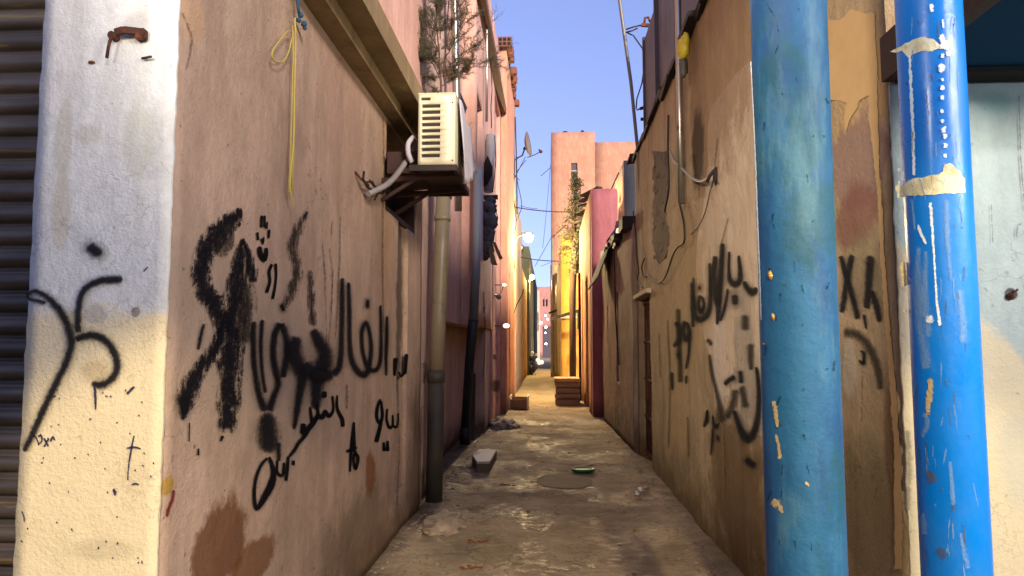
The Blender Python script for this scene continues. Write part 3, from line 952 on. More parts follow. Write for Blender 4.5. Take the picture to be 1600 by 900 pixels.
for P in ([(316, 505, 4), (311, 525, 6), (307, 547, 4)], [(282, 612, 26), (286, 630, 22), (284, 650, 8)], [(478, 330, 4), (474, 342, 5)], [(437, 475, 6), (442, 487, 6)],
          [(394, 500, 10), (393, 530, 10), (394, 560, 10), (397, 590, 10), (403, 620, 12), (413, 645, 18)],
          [(407, 498, 7), (405, 540, 7), (407, 580, 6), (412, 615, 6)],
          [(437, 503, 11), (427, 522, 12), (424, 552, 12), (428, 580, 12), (432, 600, 11), (424, 622, 12), (417, 645, 16)],
          [(437, 503, 11), (445, 530, 12), (445, 560, 13), (438, 592, 12)],
          [(416, 640, 20), (415, 665, 34), (417, 690, 36), (415, 712, 26)], [(432, 690, 8), (433, 722, 7)],
          [(464, 522, 20), (457, 545, 28), (462, 568, 30), (470, 590, 22), (466, 615, 16), (461, 642, 12), (456, 672, 6)],
          [(486, 512, 14), (495, 530, 22), (506, 552, 28), (502, 575, 34), (494, 598, 24), (493, 620, 20), (492, 642, 14)],
          [(470, 565, 20), (486, 582, 26), (505, 587, 22), (522, 586, 14)],
          [(535, 433, 7), (534, 470, 9), (533, 510, 9), (532, 550, 10), (528, 575, 12), (516, 587, 14)],
          [(544, 440, 6), (545, 480, 8), (545, 530, 8), (548, 562, 10), (558, 581, 12), (569, 585, 12), (576, 570, 9), (579, 540, 8), (575, 512, 7), (569, 505, 8), (564, 520, 8), (565, 548, 7), (571, 570, 9), (582, 579, 9), (592, 570, 8), (595, 540, 6), (595, 505, 5), (594, 476, 4)],
          [(573, 467, 7), (573, 482, 7)], [(604, 493, 4), (604, 530, 7), (603, 560, 6), (603, 588, 3)]):
    stroke_mesh(mk, F_L1, P, 8)
mk.build('graffiti', SP, L1, norm=False)
mk = MB()
for P in ([(526, 617, 3), (526, 638, 5), (533, 655, 6), (534, 668, 6)], [(518, 618, 4), (520, 640, 4), (513, 650, 7), (507, 642, 5), (503, 652, 8), (496, 650, 7), (489, 660, 9), (480, 670, 9), (473, 682, 7), (464, 692, 6), (458, 702, 6), (448, 714, 4)],
          [(472, 660, 9), (470, 680, 9)], [(505, 613, 8), (505, 620, 8)], [(483, 635, 4), (487, 665, 6)], [(494, 630, 5), (497, 655, 6)],
          [(447, 712, 5), (445, 735, 6), (443, 752, 5)], [(440, 722, 4), (438, 742, 5), (430, 738, 5), (430, 718, 4)], [(455, 720, 6), (455, 726, 6)],
          [(417, 713, 5), (424, 735, 8), (421, 755, 12), (410, 776, 11), (398, 795, 6), (394, 775, 6), (396, 750, 5), (404, 728, 5), (415, 715, 5)],
          [(551, 659, 3), (548, 695, 5), (545, 738, 3)], [(551, 659, 3), (552, 690, 5), (553, 705, 5), (558, 716, 6), (554, 733, 5), (551, 722, 4), (552, 708, 4)], [(539, 706, 4), (548, 702, 5), (557, 699, 4)],
          [(594, 623, 4), (589, 636, 5), (588, 652, 5), (593, 661, 5), (597, 648, 5), (595, 626, 4)], [(595, 655, 5), (592, 672, 6), (587, 692, 7)],
          [(605, 638, 3), (604, 655, 4), (608, 668, 5), (613, 664, 4), (613, 648, 3)], [(613, 664, 4), (618, 668, 4), (621, 660, 4), (621, 645, 3)],
          [(599, 690, 4), (600, 706, 6)], [(605, 688, 4), (605, 706, 6)], [(618, 558, 8), (616, 588, 4)], [(634, 552, 6), (632, 585, 5)], [(622, 580, 3), (626, 588, 4), (632, 580, 3)],
          [(424, 412, 5), (419, 424, 5), (420, 440, 5), (414, 458, 6)], [(429, 411, 5), (430, 430, 4), (428, 450, 4), (424, 468, 5)],
          [(408, 336, 4), (407, 356, 4)], [(412, 336, 4), (412, 356, 4)], [(416, 346, 3), (415, 358, 4)], [(401, 362, 4), (402, 376, 4)], [(419, 358, 4), (418, 373, 4)], [(407, 372, 4), (410, 380, 5)], [(411, 370, 3), (409, 382, 3)],
          [(404, 384, 6), (405, 396, 9), (411, 406, 8), (414, 396, 7), (414, 386, 5)], [(293, 660, 2), (293, 690, 2)], [(308, 700, 3), (308, 712, 4)], [(342, 690, 3), (346, 680, 6)]):
    stroke_mesh(mk, F_L1, P, 5, across=3)
mk.build('graffiti', INK, L1, norm=False)
mk = MB()
for P in ([(502, 375, 2), (506, 420, 3), (508, 480, 2), (509, 540, 2)], [(532, 338, 2), (530, 400, 3), (527, 470, 3), (522, 530, 2)], [(514, 388, 2), (519, 440, 2), (515, 500, 2), (511, 540, 2)],
          [(520, 420, 2), (516, 490, 2)], [(598, 260, 2), (597, 380, 3), (599, 520, 2)], [(597, 182, 2), (598, 260, 3)], [(620, 600, 4), (622, 700, 5), (620, 790, 3)], [(517, 370, 2), (518, 345, 2)],
          [(540, 640, 5), (541, 600, 4)], [(282, 20, 3), (298, 60, 4), (290, 110, 2)]):
    stroke_mesh(mk, F_L1, P, 5, across=2)
mk.build('scratches', SCR, L1, norm=False)
mk = MB()
stroke_mesh(mk, F_L1, [(270, 765, 4), (268, 780, 4), (262, 795, 5), (259, 808, 4)], 5)
mk.build('paint_dribble', REDP, L1, norm=False)
mb = MB()   # bracket stub with wire ends
p = F_L1.hit(557, 278)
mb.tube([F_L1.hit(555, 268, 0.0), F_L1.hit(556, 278, 0.03), F_L1.hit(562, 290, 0.06)], 0.008, 6)
mb.build('bracket', M['rust'], L1)

# ------------------------------------------------------------------ buildings further along the left side
L2 = thing('terraced_house', 'dusky pink plastered house behind the air conditioner, its upper wall overhanging the lower', 'building', (-1.5, 8, 0))
Face('x', XL - 0.03, 1, 6.6, 8.25, 0.0, 9.2, 1.4, amp=0.008, seed=31, stepu=0.15, stepz=0.15, holes=[(6.85, 7.0, 0.0, 0.9, 0.03)]).mesh().build('wall', M['L2'], L2)
Face('x', -1.42, 1, 8.26, 12.2, 0.0, 1.86, 1.2, amp=0.008, seed=32, stepu=0.15, stepz=0.15, holes=[(8.9, 9.6, 0.0, 1.7, 0.12)]).mesh().build('ground_floor_wall', M['L2'], L2)
mb = MB()
mb.box(-2.6, -1.245, 8.255, 9.98, 1.80, 9.2)
mb.build('upper_storey', M['L_up'], L2)
Face('x', -1.06, 1, 10.0, 13.2, 1.80, 8.0, 1.5, amp=0.008, seed=33, stepu=0.25, stepz=0.25, holes=[(10.35, 11.1, 4.2, 5.3, 0.14)]).mesh().build('upper_storey', M['L_up'], L2)
w = MB().box(-1.19, -1.17, 10.36, 11.09, 4.21, 5.29).build('window', M['window'], L2)
MB().box(-1.17, -1.14, 10.7, 10.74, 4.22, 5.28).build('frame', M['beam'], w)
MB().box(-1.53, -1.50, 8.92, 9.58, 0.02, 1.68).build('door', simple('lavender_grey_door', '6d6470', 0.6), L2)
# long slot window high on the pink wall, seen as a dark wedge
mb = MB()
mb.bar((-1.16, 8.9, 4.15), (-1.16, 9.7, 4.15), 0.16, 0.9)
mk = MB()
f2 = Face('x', XL - 0.03, 1, 6.6, 8.25, 0.0, 9.2, 1.4, amp=0.008, seed=31)
for P in ([(652, 365, 5), (651, 400, 6), (651, 440, 5)], [(630, 610, 3), (628, 690, 4)]):
    pass
stroke_mesh(mk, f2, [(652, 362, 5), (651, 400, 7), (651, 445, 5)], 4)
stroke_mesh(mk, f2, [(661, 565, 6), (663, 580, 8), (660, 600, 6)], 4)
mk.build('paint_mark', SCR, L2, norm=False)

L3 = thing('terraced_house', 'tall pink house with a long dark timber beam under its roof line', 'building', (-1.5, 14, 0))
Face('x', -1.06, 1, 13.2, 15.6, 0.0, 8.0, 1.5, amp=0.01, seed=41, stepu=0.25, stepz=0.25, holes=[(13.9, 15.3, 0.0, 6.6, 0.07)]).mesh().build('wall', M['L_up'], L3)
Face('x', -1.10, 1, 12.2, 13.19, 0.0, 1.79, 1.0, amp=0.01, seed=42).mesh().build('wall', M['L2'], L3)
MB().box(-1.06, -0.93, 10.05, 15.55, 6.72, 6.86).build('beam', M['beam'], L3)

L4 = thing('terraced_house', 'orange house on the left with hollow bricks jutting along its roof edge', 'building', (-1.5, 17, 0))
f4 = Face('x', -0.93, 1, 15.6, 19.6, 0.0, 8.25, 2.0, amp=0.01, seed=43, stepu=0.3, stepz=0.3, holes=[(16.6, 16.9, 0.0, 3.2, 0.05)])
f4.mesh().build('wall', M['L4'], L4)
rnd = random.Random(5)
for i in range(11):
    y = 15.7 + i * 0.36
    o = rnd.uniform(-0.06, 0.10)
    b = MB()
    dz = rnd.uniform(-0.04, 0.08)
    b.box(-1.25, -0.86 + o, y, y + 0.19, 8.27 + dz, 8.27 + dz + 0.16)
    if i == 0:
        b.box(-1.12, -0.80, y - 0.25, y - 0.02, 8.27, 8.50)
    bo = b.build('hollow_brick', M['brick'], L4)
    hb = MB()
    if i == 0:
        for a in range(3):
            for c_ in range(2): hb.box(-1.10 + a * 0.10, -1.03 + a * 0.10, y - 0.256, y - 0.245, 8.30 + c_ * 0.10, 8.37 + c_ * 0.10)
    else:
        for c_ in range(2): hb.box(-0.862 + o, -0.855 + o, y + 0.03 + c_ * 0.08, y + 0.08 + c_ * 0.08, 8.31 + dz, 8.39 + dz)
    hb.build('hole', M['dark'], bo)
mk = MB()
f3 = Face('x', -1.06, 1, 13.2, 15.6, 0.0, 8.0, 1.5, amp=0.01, seed=41)
for P in ([(755, 455, 3), (757, 500, 4), (756, 560, 3), (754, 590, 2)], [(756, 478, 5), (756, 490, 3)]):
    stroke_mesh(mk, f3, P, 5, across=2)
for P in ([(773, 590, 16), (775, 603, 18), (772, 615, 10)], [(772, 555, 7), (773, 560, 7)], [(789, 590, 8), (787, 610, 8)]):
    stroke_mesh(mk, f3, P, 5)
mk.build('stain', SPS, L3, norm=False)

L5 = thing('terraced_house', 'low sand coloured house on the left beyond the orange house', 'building', (-1.5, 24, 0))
Face('x', -1.02, 1, 19.6, 27.0, 0.0, 6.2, 2.0, amp=0.02, seed=44, stepu=0.5, stepz=0.4, holes=[(21, 22, 0, 2.1, 0.15)]).mesh().build('wall', M['cream'], L5)
MB().box(-1.20, -1.16, 21.02, 21.98, 0.02, 2.08).build('door', M['tind'], L5)
L6 = thing('terraced_house', 'yellow lit rendered house on the left beneath the street lamp', 'building', (-1.5, 30, 0))
Face('x', -1.08, 1, 27.0, 36.0, 0.0, 4.7, 2.0, amp=0.02, seed=45, stepu=0.6, stepz=0.4, holes=[(30, 31, 0, 2.1, 0.15), (33, 33.8, 2.6, 3.6, 0.1)]).mesh().build('wall', M['R4'], L6)
MB().box(-1.26, -1.22, 30.02, 30.98, 0.02, 2.08).build('door', M['tind'], L6)
L7 = thing('terraced_house', 'mossy dark green walled house far along the left side', 'building', (-1.3, 45, 0))
Face('x', -0.98, 1, 36.0, 62.0, 0.0, 6.6, 2.0, amp=0.03, seed=46, stepu=1.2, stepz=0.6, holes=[(40, 41, 0, 2.1, 0.15), (45, 46, 0, 2.1, 0.15), (50, 51, 2.5, 3.6, 0.15)]).mesh().build('wall', M['olive'], L7)

# ------------------------------------------------------------------ near right building
R1 = thing('corner_building', 'tan plastered building on the right with sprayed black writing and peeling paint', 'building', (1.9, 2.6, 0))
pale_area_attr(F_R1.mesh().build('wall', M['R1'], R1), F_R1, [
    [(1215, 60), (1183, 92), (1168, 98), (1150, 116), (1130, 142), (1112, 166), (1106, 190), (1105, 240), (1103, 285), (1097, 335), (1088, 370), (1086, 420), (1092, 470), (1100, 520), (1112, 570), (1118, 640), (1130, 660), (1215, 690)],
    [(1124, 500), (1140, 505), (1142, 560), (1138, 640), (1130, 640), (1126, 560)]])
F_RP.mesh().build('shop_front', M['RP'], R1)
MB().box(1.262, 4.6, 1.87, 2.56, 2.47, 2.6).build('canopy', M['soffit'], R1)
MB().box(1.215, 1.258, 1.87, 2.560, 2.455, 2.62).build('canopy_beam', M['jamb'], R1)
MB().box(1.262, 4.6, 2.46, 2.560, 2.449, 2.468).build('lintel_trim', M['dark'], R1)
mb = MB()   # ragged tin edge along the roof
y = 2.7
rnd = random.Random(9)
while y < 10.2:
    l = rnd.uniform(0.25, 0.7)
    z = 4.19 + 0.07 * fbm(y * 3.0, 2.0, 0, 3)
    o = rnd.uniform(0.03, 0.10)
    mb.hexa([(1.25 - o, y, z), (1.5, y, z + 0.05), (1.5, y, z + 0.10), (1.25 - o, y, z + 0.05),
             (1.25 - o * rnd.uniform(0.5, 1.3), y + l, z - 0.03), (1.5, y + l, z + 0.02), (1.5, y + l, z + 0.09), (1.25 - o, y + l, z + 0.03)])
    y += l * 0.93
mb.build('roof_edge', M['tind'], R1)
# rooftop sheds of sheet metal
mb = MB()
for a, b_, x, t in ((5.3, 7.15, 1.36, 6.1), (7.2, 8.25, 1.33, 5.9), (8.3, 9.2, 1.30, 5.58)):
    mb.box(x, x + 0.9, a, b_, 4.24, t)
mb.bar((1.30, 9.22, 4.2), (1.30, 9.22, 5.62), 0.05)
mb.bar((1.31, 8.27, 4.2), (1.31, 8.27, 5.9), 0.05)
mb.build('rooftop_shed', M['tin'], R1)
# broken plaster strip showing blockwork
mb = MB()
for P in ([(1020, 238), (1042, 236), (1046, 270), (1040, 330), (1046, 372), (1040, 405), (1028, 412), (1020, 380), (1022, 300)],):
    patch_mesh(mb, F_R1, P, 2.0, seed=4, base=0.003)
mb.build('broken_plaster', simple('exposed_brown_blockwork', '4a3421', 0.9, vary=0.6, scale=9, bump=1.0, col2='1f140a'), R1, norm=False)
mb = MB()
rnd = random.Random(31)
for i_ in range(26):
    yy, xx = rnd.uniform(244, 404), rnd.uniform(1022, 1040)
    mb.blobm(F_R1.hit(xx, yy, -0.005), rnd.uniform(0.02, 0.045), 2, 0.5, (0.5, 1.6, 0.7), 3, i_)
mb.build('block_edge', simple('crumbling_brown_block', '6b4f33', 0.9, vary=0.5, scale=14, bump=1.0, col2='43301d'), R1)
# grille door
dr = MB().box(1.365, 1.385, 8.74, 9.83, 0.03, 2.11).build('door', M['dark'], R1, label='narrow dark iron grille door')
mb = MB()
for i in range(7): mb.tube([(1.33, 8.80 + i * 0.165, 0.05), (1.33, 8.80 + i * 0.165, 2.09)], 0.010, 6)
for z in (0.08, 0.55, 1.05, 1.55, 2.07): mb.bar((1.325, 8.75, z), (1.325, 9.82, z), 0.03, 0.03)
mb.build('grille', M['rust'], dr)
MB().tube([(1.29, 9.0, 1.12), (1.31, 9.03, 1.12), (1.31, 9.03, 0.98)], 0.012, 6).build('handle', M['steel'], dr)
MB().box(1.19, 1.262, 8.6, 9.95, 2.14, 2.20, bev=0.008).build('door_lintel', M['cream'], R1)
mk = MB()
for P in ([(1055, 502, 8), (1063, 514, 8), (1061, 532, 8), (1051, 542, 7)], [(1060, 551, 5), (1060, 557, 4)],
          [(1072, 500, 7), (1068, 515, 8), (1072, 531, 8), (1078, 520, 8), (1074, 502, 6)], [(1078, 520, 6), (1078, 550, 5), (1073, 577, 3)],
          [(1080, 440, 3), (1082, 475, 5), (1084, 512, 5)], [(1109, 410, 5), (1110, 450, 6), (1110, 480, 9), (1103, 495, 11), (1092, 499, 11), (1087, 488, 7), (1084, 460, 4), (1083, 433, 3)],
          [(1095, 460, 5), (1092, 475, 7), (1097, 488, 8), (1101, 476, 5), (1097, 462, 4)], [(1093, 447, 4), (1093, 452, 5)],
          [(1119, 398, 9), (1116, 430, 12), (1119, 460, 14), (1124, 482, 10), (1122, 508, 5)], [(1130, 378, 8), (1128, 410, 9), (1126, 440, 10), (1124, 478, 9)],
          [(1138, 450, 4), (1133, 480, 5), (1127, 502, 4)], [(1140, 392, 5), (1139, 420, 6), (1141, 438, 10), (1150, 444, 13), (1157, 434, 11), (1155, 398, 5)],
          [(1148, 462, 13), (1149, 474, 13)], [(1163, 438, 8), (1170, 452, 11), (1178, 457, 13), (1186, 448, 9)],
          [(1184, 572, 6), (1187, 610, 9), (1185, 650, 10), (1178, 678, 13), (1168, 686, 14), (1158, 668, 10), (1149, 640, 7)], [(1165, 716, 9), (1172, 722, 12), (1181, 730, 10)],
          [(1134, 602, 8), (1142, 594, 9), (1152, 588, 8)], [(1158, 578, 7), (1160, 600, 9)], [(1105, 640, 4), (1104, 655, 6), (1100, 668, 4)], [(1106, 640, 3), (1106, 662, 3)],
          [(1115, 648, 3), (1118, 668, 6), (1126, 660, 3)], [(1116, 668, 3), (1114, 690, 3), (1111, 712, 2)], [(1123, 680, 5), (1123, 688, 4)], [(1050, 580, 5), (1051, 610, 5)], [(1074, 586, 4), (1073, 600, 3)],
          [(1312, 398, 9), (1319, 425, 10), (1331, 460, 10), (1341, 500, 10)], [(1331, 396, 10), (1322, 440, 11), (1315, 490, 9)],
          [(1362, 396, 16), (1358, 440, 14), (1354, 484, 11)], [(1361, 452, 10), (1371, 478, 12), (1377, 505, 10)], [(1350, 490, 6), (1354, 514, 3)], [(1343, 548, 5), (1349, 552, 6), (1348, 568, 5), (1341, 562, 5)]):
    stroke_mesh(mk, F_R1, P, 6)
mk.build('graffiti', SP, R1, norm=False)
mk = MB()
for P in ([(1165, 488, 18), (1166, 520, 18)], [(1175, 533, 18), (1174, 558, 16), (1176, 580, 8)], [(1108, 532, 10), (1113, 537, 11)], [(1110, 552, 7), (1114, 580, 10), (1119, 602, 9), (1124, 625, 12), (1130, 650, 22), (1133, 664, 16)],
          [(1152, 605, 16), (1147, 632, 16), (1138, 656, 12)], [(1314, 520, 18), (1331, 520, 19), (1348, 530, 19), (1362, 552, 19), (1371, 578, 18), (1376, 612, 14)],
          [(1060, 480, 10), (1064, 600, 12)], [(1160, 600, 14), (1168, 640, 16)]):
    stroke_mesh(mk, F_R1, P, 6)
mk.build('graffiti', SPS, R1, norm=False)
mk = MB()
for P in ([(1010, 500, 3), (1014, 540, 4), (1012, 600, 3)], [(1135, 660, 2), (1135, 780, 2)], [(1043, 500, 4), (1047, 600, 4), (1045, 700, 4)], [(1075, 650, 6), (1078, 715, 5)], [(1140, 340, 3), (1128, 380, 3)], [(1085, 240, 6), (1089, 285, 4)],
          [(1346, 580, 2), (1346, 660, 2)], [(1124, 215, 3), (1118, 260, 3), (1126, 290, 2)], [(1030, 520, 3), (1033, 590, 2)]):
    stroke_mesh(mk, F_R1, P, 5, across=2)
mk.build('scratches', SCR, R1, norm=False)
mb = MB()
patch_mesh(mb, F_R1, [(1292, 28), (1300, 32), (1316, 30), (1330, 14), (1352, 20), (1362, 24), (1366, 130), (1366, 146), (1358, 142), (1346, 146), (1340, 168), (1331, 180), (1322, 206), (1318, 180), (1322, 162), (1312, 158), (1308, 145), (1300, 152), (1292, 165)], 1.0, seed=1)
patch_mesh(mb, F_R1, [(1357, 20), (1368, 20), (1376, 260), (1392, 500), (1412, 800), (1414, 890), (1402, 890), (1396, 700), (1384, 500), (1372, 300), (1360, 190)], 1.2, seed=2, cuts=2)
mb.build('paint_patch', M['tanpaint'], R1, norm=False)
mb = MB()
mb.blobm(F_R1.hit(1291, 47, 0.03), 0.016, 1, 0.4)
mb.tube([F_R1.hit(1291, 47, 0.03), F_R1.hit(1294, 70, 0.03), F_R1.hit(1296, 90, 0.02)], 0.005, 5)
mb.tube([F_R1.hit(1296, 25, 0.02), F_R1.hit(1291, 47, 0.03)], 0.004, 5)
mb.blobm(F_R1.hit(1296, 90, 0.02), 0.008, 1, 0.4)
mb.build('wall_hook', M['rust'], R1)
mb = MB()
mb.blobm(ony(1580, 463, 2.565), 0.014, 1, 0.3)
mb.tube([ony(1580, 463, 2.555), ony(1590, 452, 2.56)], 0.004, 5)
mb.build('nail', M['rust'], R1)
mk = MB()
for P in ([(1590, 150, 2), (1593, 250, 3), (1600, 330, 2)], [(1588, 353, 3), (1594, 350, 3)], [(1587, 355, 3), (1586, 370, 2)], [(1546, 320, 3), (1549, 380, 2)]):
    stroke_mesh(mk, F_RP, P, 4, across=2)
mk.build('cracks', SCR, R1, norm=False)

# the two steel columns of the canopy
P1 = Cyl(0.608, 1.75, 0.090)
P2 = Cyl(0.947, 1.74, 0.073)


def column(name, cyl, mat, label, tilt=0.0):
    t = thing(name, label, 'column', (cyl.x, cyl.y, 0), 'blue steel columns at the alley mouth')
    mb = MB()
    n = 64
    rings = []
    zs = [i * 0.05 for i in range(79)]
    for z in zs:
        rings.append([mb.bm.verts.new((cyl.x + cyl.r * cos(2 * pi * k / n), cyl.y + cyl.r * sin(2 * pi * k / n), z)) for k in range(n)])
    for a, b in zip(rings, rings[1:]):
        for k in range(n):
            mb.bm.faces.new((a[k], a[(k + 1) % n], b[(k + 1) % n], b[k])).smooth = True
    mb.bm.faces.new(rings[0][::-1])
    mb.bm.faces.new(rings[-1])
    mb.build('shaft', mat, t)
    MB().box(cyl.x - 0.17, cyl.x + 0.17, cyl.y - 0.17, cyl.y + 0.17, -0.03, 0.012).build('base_plate', M['rust'], t)
    return t


c1 = column('steel_column', P1, M['pole1'], 'dull teal blue steel column with chalky worn paint, left of the glossy one')
mb = MB()
for (x, y, r) in ((1205, 430, 0.013), (1209, 495, 0.011), (1207, 574, 0.006)):
    p = P1.hit(x, y, 0.002)
    mb.blobm(P1.hit(x, y, -0.004), r * 0.8, 2, 0.25, (1, 0.55, 1.3), 5)
for (x, y) in ((1194, 537), (1193, 559)):
    mb.blobm(P1.hit(x, y, 0.001), 0.003, 1, 0.2)
mb.build('rust_spot', M['brass'], c1)
mk = MB()
for P in ([(1211, 625, 6), (1213, 640, 7), (1215, 655, 6), (1216, 668, 4)], [(1212, 678, 4), (1217, 695, 5), (1219, 718, 5)], [(1206, 780, 14), (1217, 790, 10), (1224, 802, 4)], [(1258, 752, 4), (1264, 760, 4)]):
    stroke_mesh(mk, P1, P, 5, base=0.0008)
mk.build('paint_chip', SMEART, c1, norm=False)
mk = MB()
stroke_mesh(mk, P1, [(1174, 96, 1.5), (1180, 220, 2), (1184, 330, 2.2), (1188, 430, 2), (1190, 500, 1.5)], 6, base=0.0008, across=2)
mk.build('pale_edge_line', SMEARW, c1, norm=False)  # thin pale line down the column's left edge
c2 = column('steel_column', P2, M['pole2'], 'glossy bright blue steel column with two pale bare bands and white scratches')
mb = MB()
patch_mesh(mb, P2, [(1392, 80), (1405, 74), (1420, 66), (1432, 60), (1440, 57), (1450, 60), (1460, 62), (1468, 70), (1478, 68), (1484, 60), (1488, 72), (1480, 78), (1466, 76), (1455, 80), (1440, 80), (1428, 84), (1420, 90), (1410, 80), (1400, 82)], 1.0, seed=1, base=0.0006, cuts=2)
patch_mesh(mb, P2, [(1399, 290), (1412, 288), (1424, 280), (1440, 277), (1455, 275), (1466, 272), (1473, 268), (1476, 258), (1484, 254), (1492, 262), (1500, 268), (1506, 280), (1508, 300), (1490, 302), (1460, 304), (1430, 306), (1404, 308)], 1.2, seed=2, base=0.0006, cuts=2)
mb.build('bare_band', M['chip'], c2, norm=False)
mk = MB()
for P in ([(1422, 85, 4), (1425, 150, 5), (1427, 200, 5), (1429, 275, 4)], [(1472, 30, 3), (1474, 45, 4)], [(1455, 5, 6), (1456, 20, 5)], [(1453, 316, 4), (1455, 330, 5), (1461, 420, 3), (1464, 470, 4), (1469, 510, 5)],
          [(1435, 350, 4), (1440, 365, 5), (1448, 382, 3)], [(1451, 492, 10), (1453, 500, 12), (1453, 506, 8)]):
    stroke_mesh(mk, P2, P, 6, base=0.0008)
for (x, y, r) in ((1471, 60, 9), (1475, 70, 12), (1481, 84, 7), (1472, 88, 5), (1471, 107, 10), (1472, 125, 4), (1472, 137, 6), (1472, 153, 6), (1471, 174, 5), (1472, 190, 5), (1474, 203, 7), (1476, 213, 6), (1477, 228, 6), (1477, 243, 5), (1405, 265, 4), (1406, 285, 4)):
    stroke_mesh(mk, P2, [(x, y - r * 0.5, r), (x + 0.5, y, r), (x, y + r * 0.5, r)], 3, base=0.0008)
mk.build('white_scratch', SMEARW, c2, norm=False)
mk = MB()
for P in ([(1438, 385, 8), (1434, 430, 16), (1436, 480, 18), (1442, 530, 18), (1450, 580, 16)], [(1448, 390, 10), (1446, 460, 14), (1450, 530, 14)], [(1478, 310, 10), (1480, 360, 10), (1486, 440, 6)], [(1500, 450, 14), (1503, 540, 20)],
          [(1425, 310, 6), (1430, 360, 5)], [(1440, 800, 14), (1446, 838, 10)], [(1484, 720, 6), (1490, 790, 8)], [(1500, 830, 10), (1512, 890, 8)], [(1443, 645, 8), (1450, 660, 12), (1442, 684, 6)]):
    stroke_mesh(mk, P2, P, 6, base=0.0008)
mk.build('scuff', SMEAR, c2, norm=False)
mk = MB()
for P in ([(1412, 408, 7), (1413, 425, 9), (1416, 448, 7)], [(1455, 590, 8), (1453, 620, 9), (1450, 650, 7)], [(1416, 482, 4), (1417, 488, 4)]):
    stroke_mesh(mk, P2, P, 6, base=0.0008)
mk.build('bare_scrape', SMEART, c2, norm=False)
mk = MB()
for P in ([(1420, 670, 10), (1422, 740, 14), (1420, 800, 12)], [(1450, 730, 20), (1462, 760, 26)], [(1470, 860, 16), (1476, 868, 16)], [(1488, 790, 8), (1492, 796, 8)]):
    stroke_mesh(mk, P2, P, 6, base=0.0008)
mk.build('grime', SMEARB, c2, norm=False)

rnd = random.Random(77)
mk, mk2 = MB(), MB()
for i in range(70):
    y = rnd.uniform(5, 895)
    x = 1402 + (y / 900) * 34 + rnd.uniform(4, 92)
    l, a = rnd.uniform(4, 46), rnd.gauss(0.05, 0.14)
    stroke_mesh(mk if rnd.random() < 0.6 else mk2, P2, [(x, y, rnd.uniform(1.2, 3.5)), (x + l * 0.5 * sin(a) + rnd.uniform(-1, 1), y + l * 0.5, rnd.uniform(1.5, 4)), (x + l * sin(a), y + l, 1.2)], 3, base=0.0004, across=2)
mk.build('fine_scratch', SMEAR, c2, norm=False)
mk2.build('grime_streak', SMEARB, c2, norm=False)
mk, mk2 = MB(), MB()
for i in range(34):
    y = rnd.uniform(5, 895)
    x = 1174 + (y / 900) * 30 + rnd.uniform(4, 116)
    l, a = rnd.uniform(2, 22), rnd.gauss(0.0, 0.35)
    stroke_mesh(mk2, P1, [(x, y, rnd.uniform(1.5, 4)), (x + l * sin(a), y + l, rnd.uniform(1.0, 3))], 2, base=0.0004, across=2)
mk.bm.free()
mk2.build('grime_streak', paint_mat('dark_teal_wear', '14353d', hard=0.8, grain=1.6, gs=140, dens=0.6), c1, norm=False)

# ------------------------------------------------------------------ further along the right side
R2 = thing('low_house', 'low grey-brown plastered house on the right with slit windows and a tin awning', 'building', (1.8, 12, 0))
f_r2 = Face('x', 1.20, -1, 10.003, 14.4, 0.0, 3.25, 2.2, c1=1.10, amp=0.03, seed=51, edge=0.01, stepu=0.12, stepz=0.12,
            holes=[(13.35, 13.55, 1.55, 2.25, 0.12), (11.75, 12.0, 0.9, 2.4, 0.10)], ztop=lambda u: 0.12 * fbm(u * 1.7, 5.0, 0, 2))
f_r2.mesh().build('wall', M['R2'], R2)
MB().box(1.22, 1.24, 13.36, 13.54, 1.56, 2.24).build('window', M['dark'], R2)
MB().box(1.25, 1.27, 11.76, 11.99, 0.91, 2.39).build('window', M['dark'], R2)
mb = MB()
mb.sheet([(1.16, 12.3, 3.42), (1.12, 14.2, 3.36), (0.80, 14.0, 2.60), (0.90, 12.5, 2.72)], 0.02, (-1, 0, 0.4))
mb.build('awning', M['dark'], R2)
mb = MB()
for i in range(9):
    y = 10.2 + i * 0.45
    mb.box(1.08 + 0.04 * sin(i * 2.3), 1.5, y, y + 0.46, 3.20 + 0.06 * sin(i * 1.7), 3.33 + 0.06 * sin(i * 1.7 + 1))
mb.build('roof_edge', M['tind'], R2)

R3 = thing('corner_house', 'dull rose painted house end beyond the tin awning, with an orange side wall', 'building', (1.5, 15, 0))
Face('y', 14.9, -1, 0.925, ony(964, 300, 14.9).x, 0.0, 4.84, 0.3, amp=0.006, seed=61, stepu=0.2, stepz=0.25).mesh().build('front_wall', M['R3'], R3)
Face('x', 0.92, -1, 15.2, 20.6, 0.0, 4.84, 0.6, amp=0.012, seed=62, stepu=0.3, stepz=0.25, holes=[(16.3, 17.4, 0.0, 3.1, 0.16), (18.9, 19.3, 0.0, 3.3, 0.1)]).mesh().build('side_wall', M['R3s'], R3)
dr = MB().box(1.05, 1.07, 16.32, 17.38, 0.02, 3.08).build('door', M['jamb'], R3)
MB().tube([(1.02, 17.2, 1.0), (1.02, 17.2, 1.12)], 0.015, 6).build('handle', M['steel'], dr)
MB().bar((0.86, 19.4, 0.0), (0.86, 19.4, 3.5), 0.07).build('post', M['dark'], R3)
mb = MB()
for i in range(6):
    y = 15.4 + i * 0.8
    mb.bar((0.80, y + 0.5, 4.9 + 0.04 * (i % 3)), (1.15, y, 4.98 + 0.05 * (i % 2)), 0.14, 0.05)
mb.build('roof_edge', M['tind'], R3)
R3b = thing('rooftop_room', 'slate grey block with a pale side rising behind the rose painted house', 'building', (2.2, 17.5, 0))
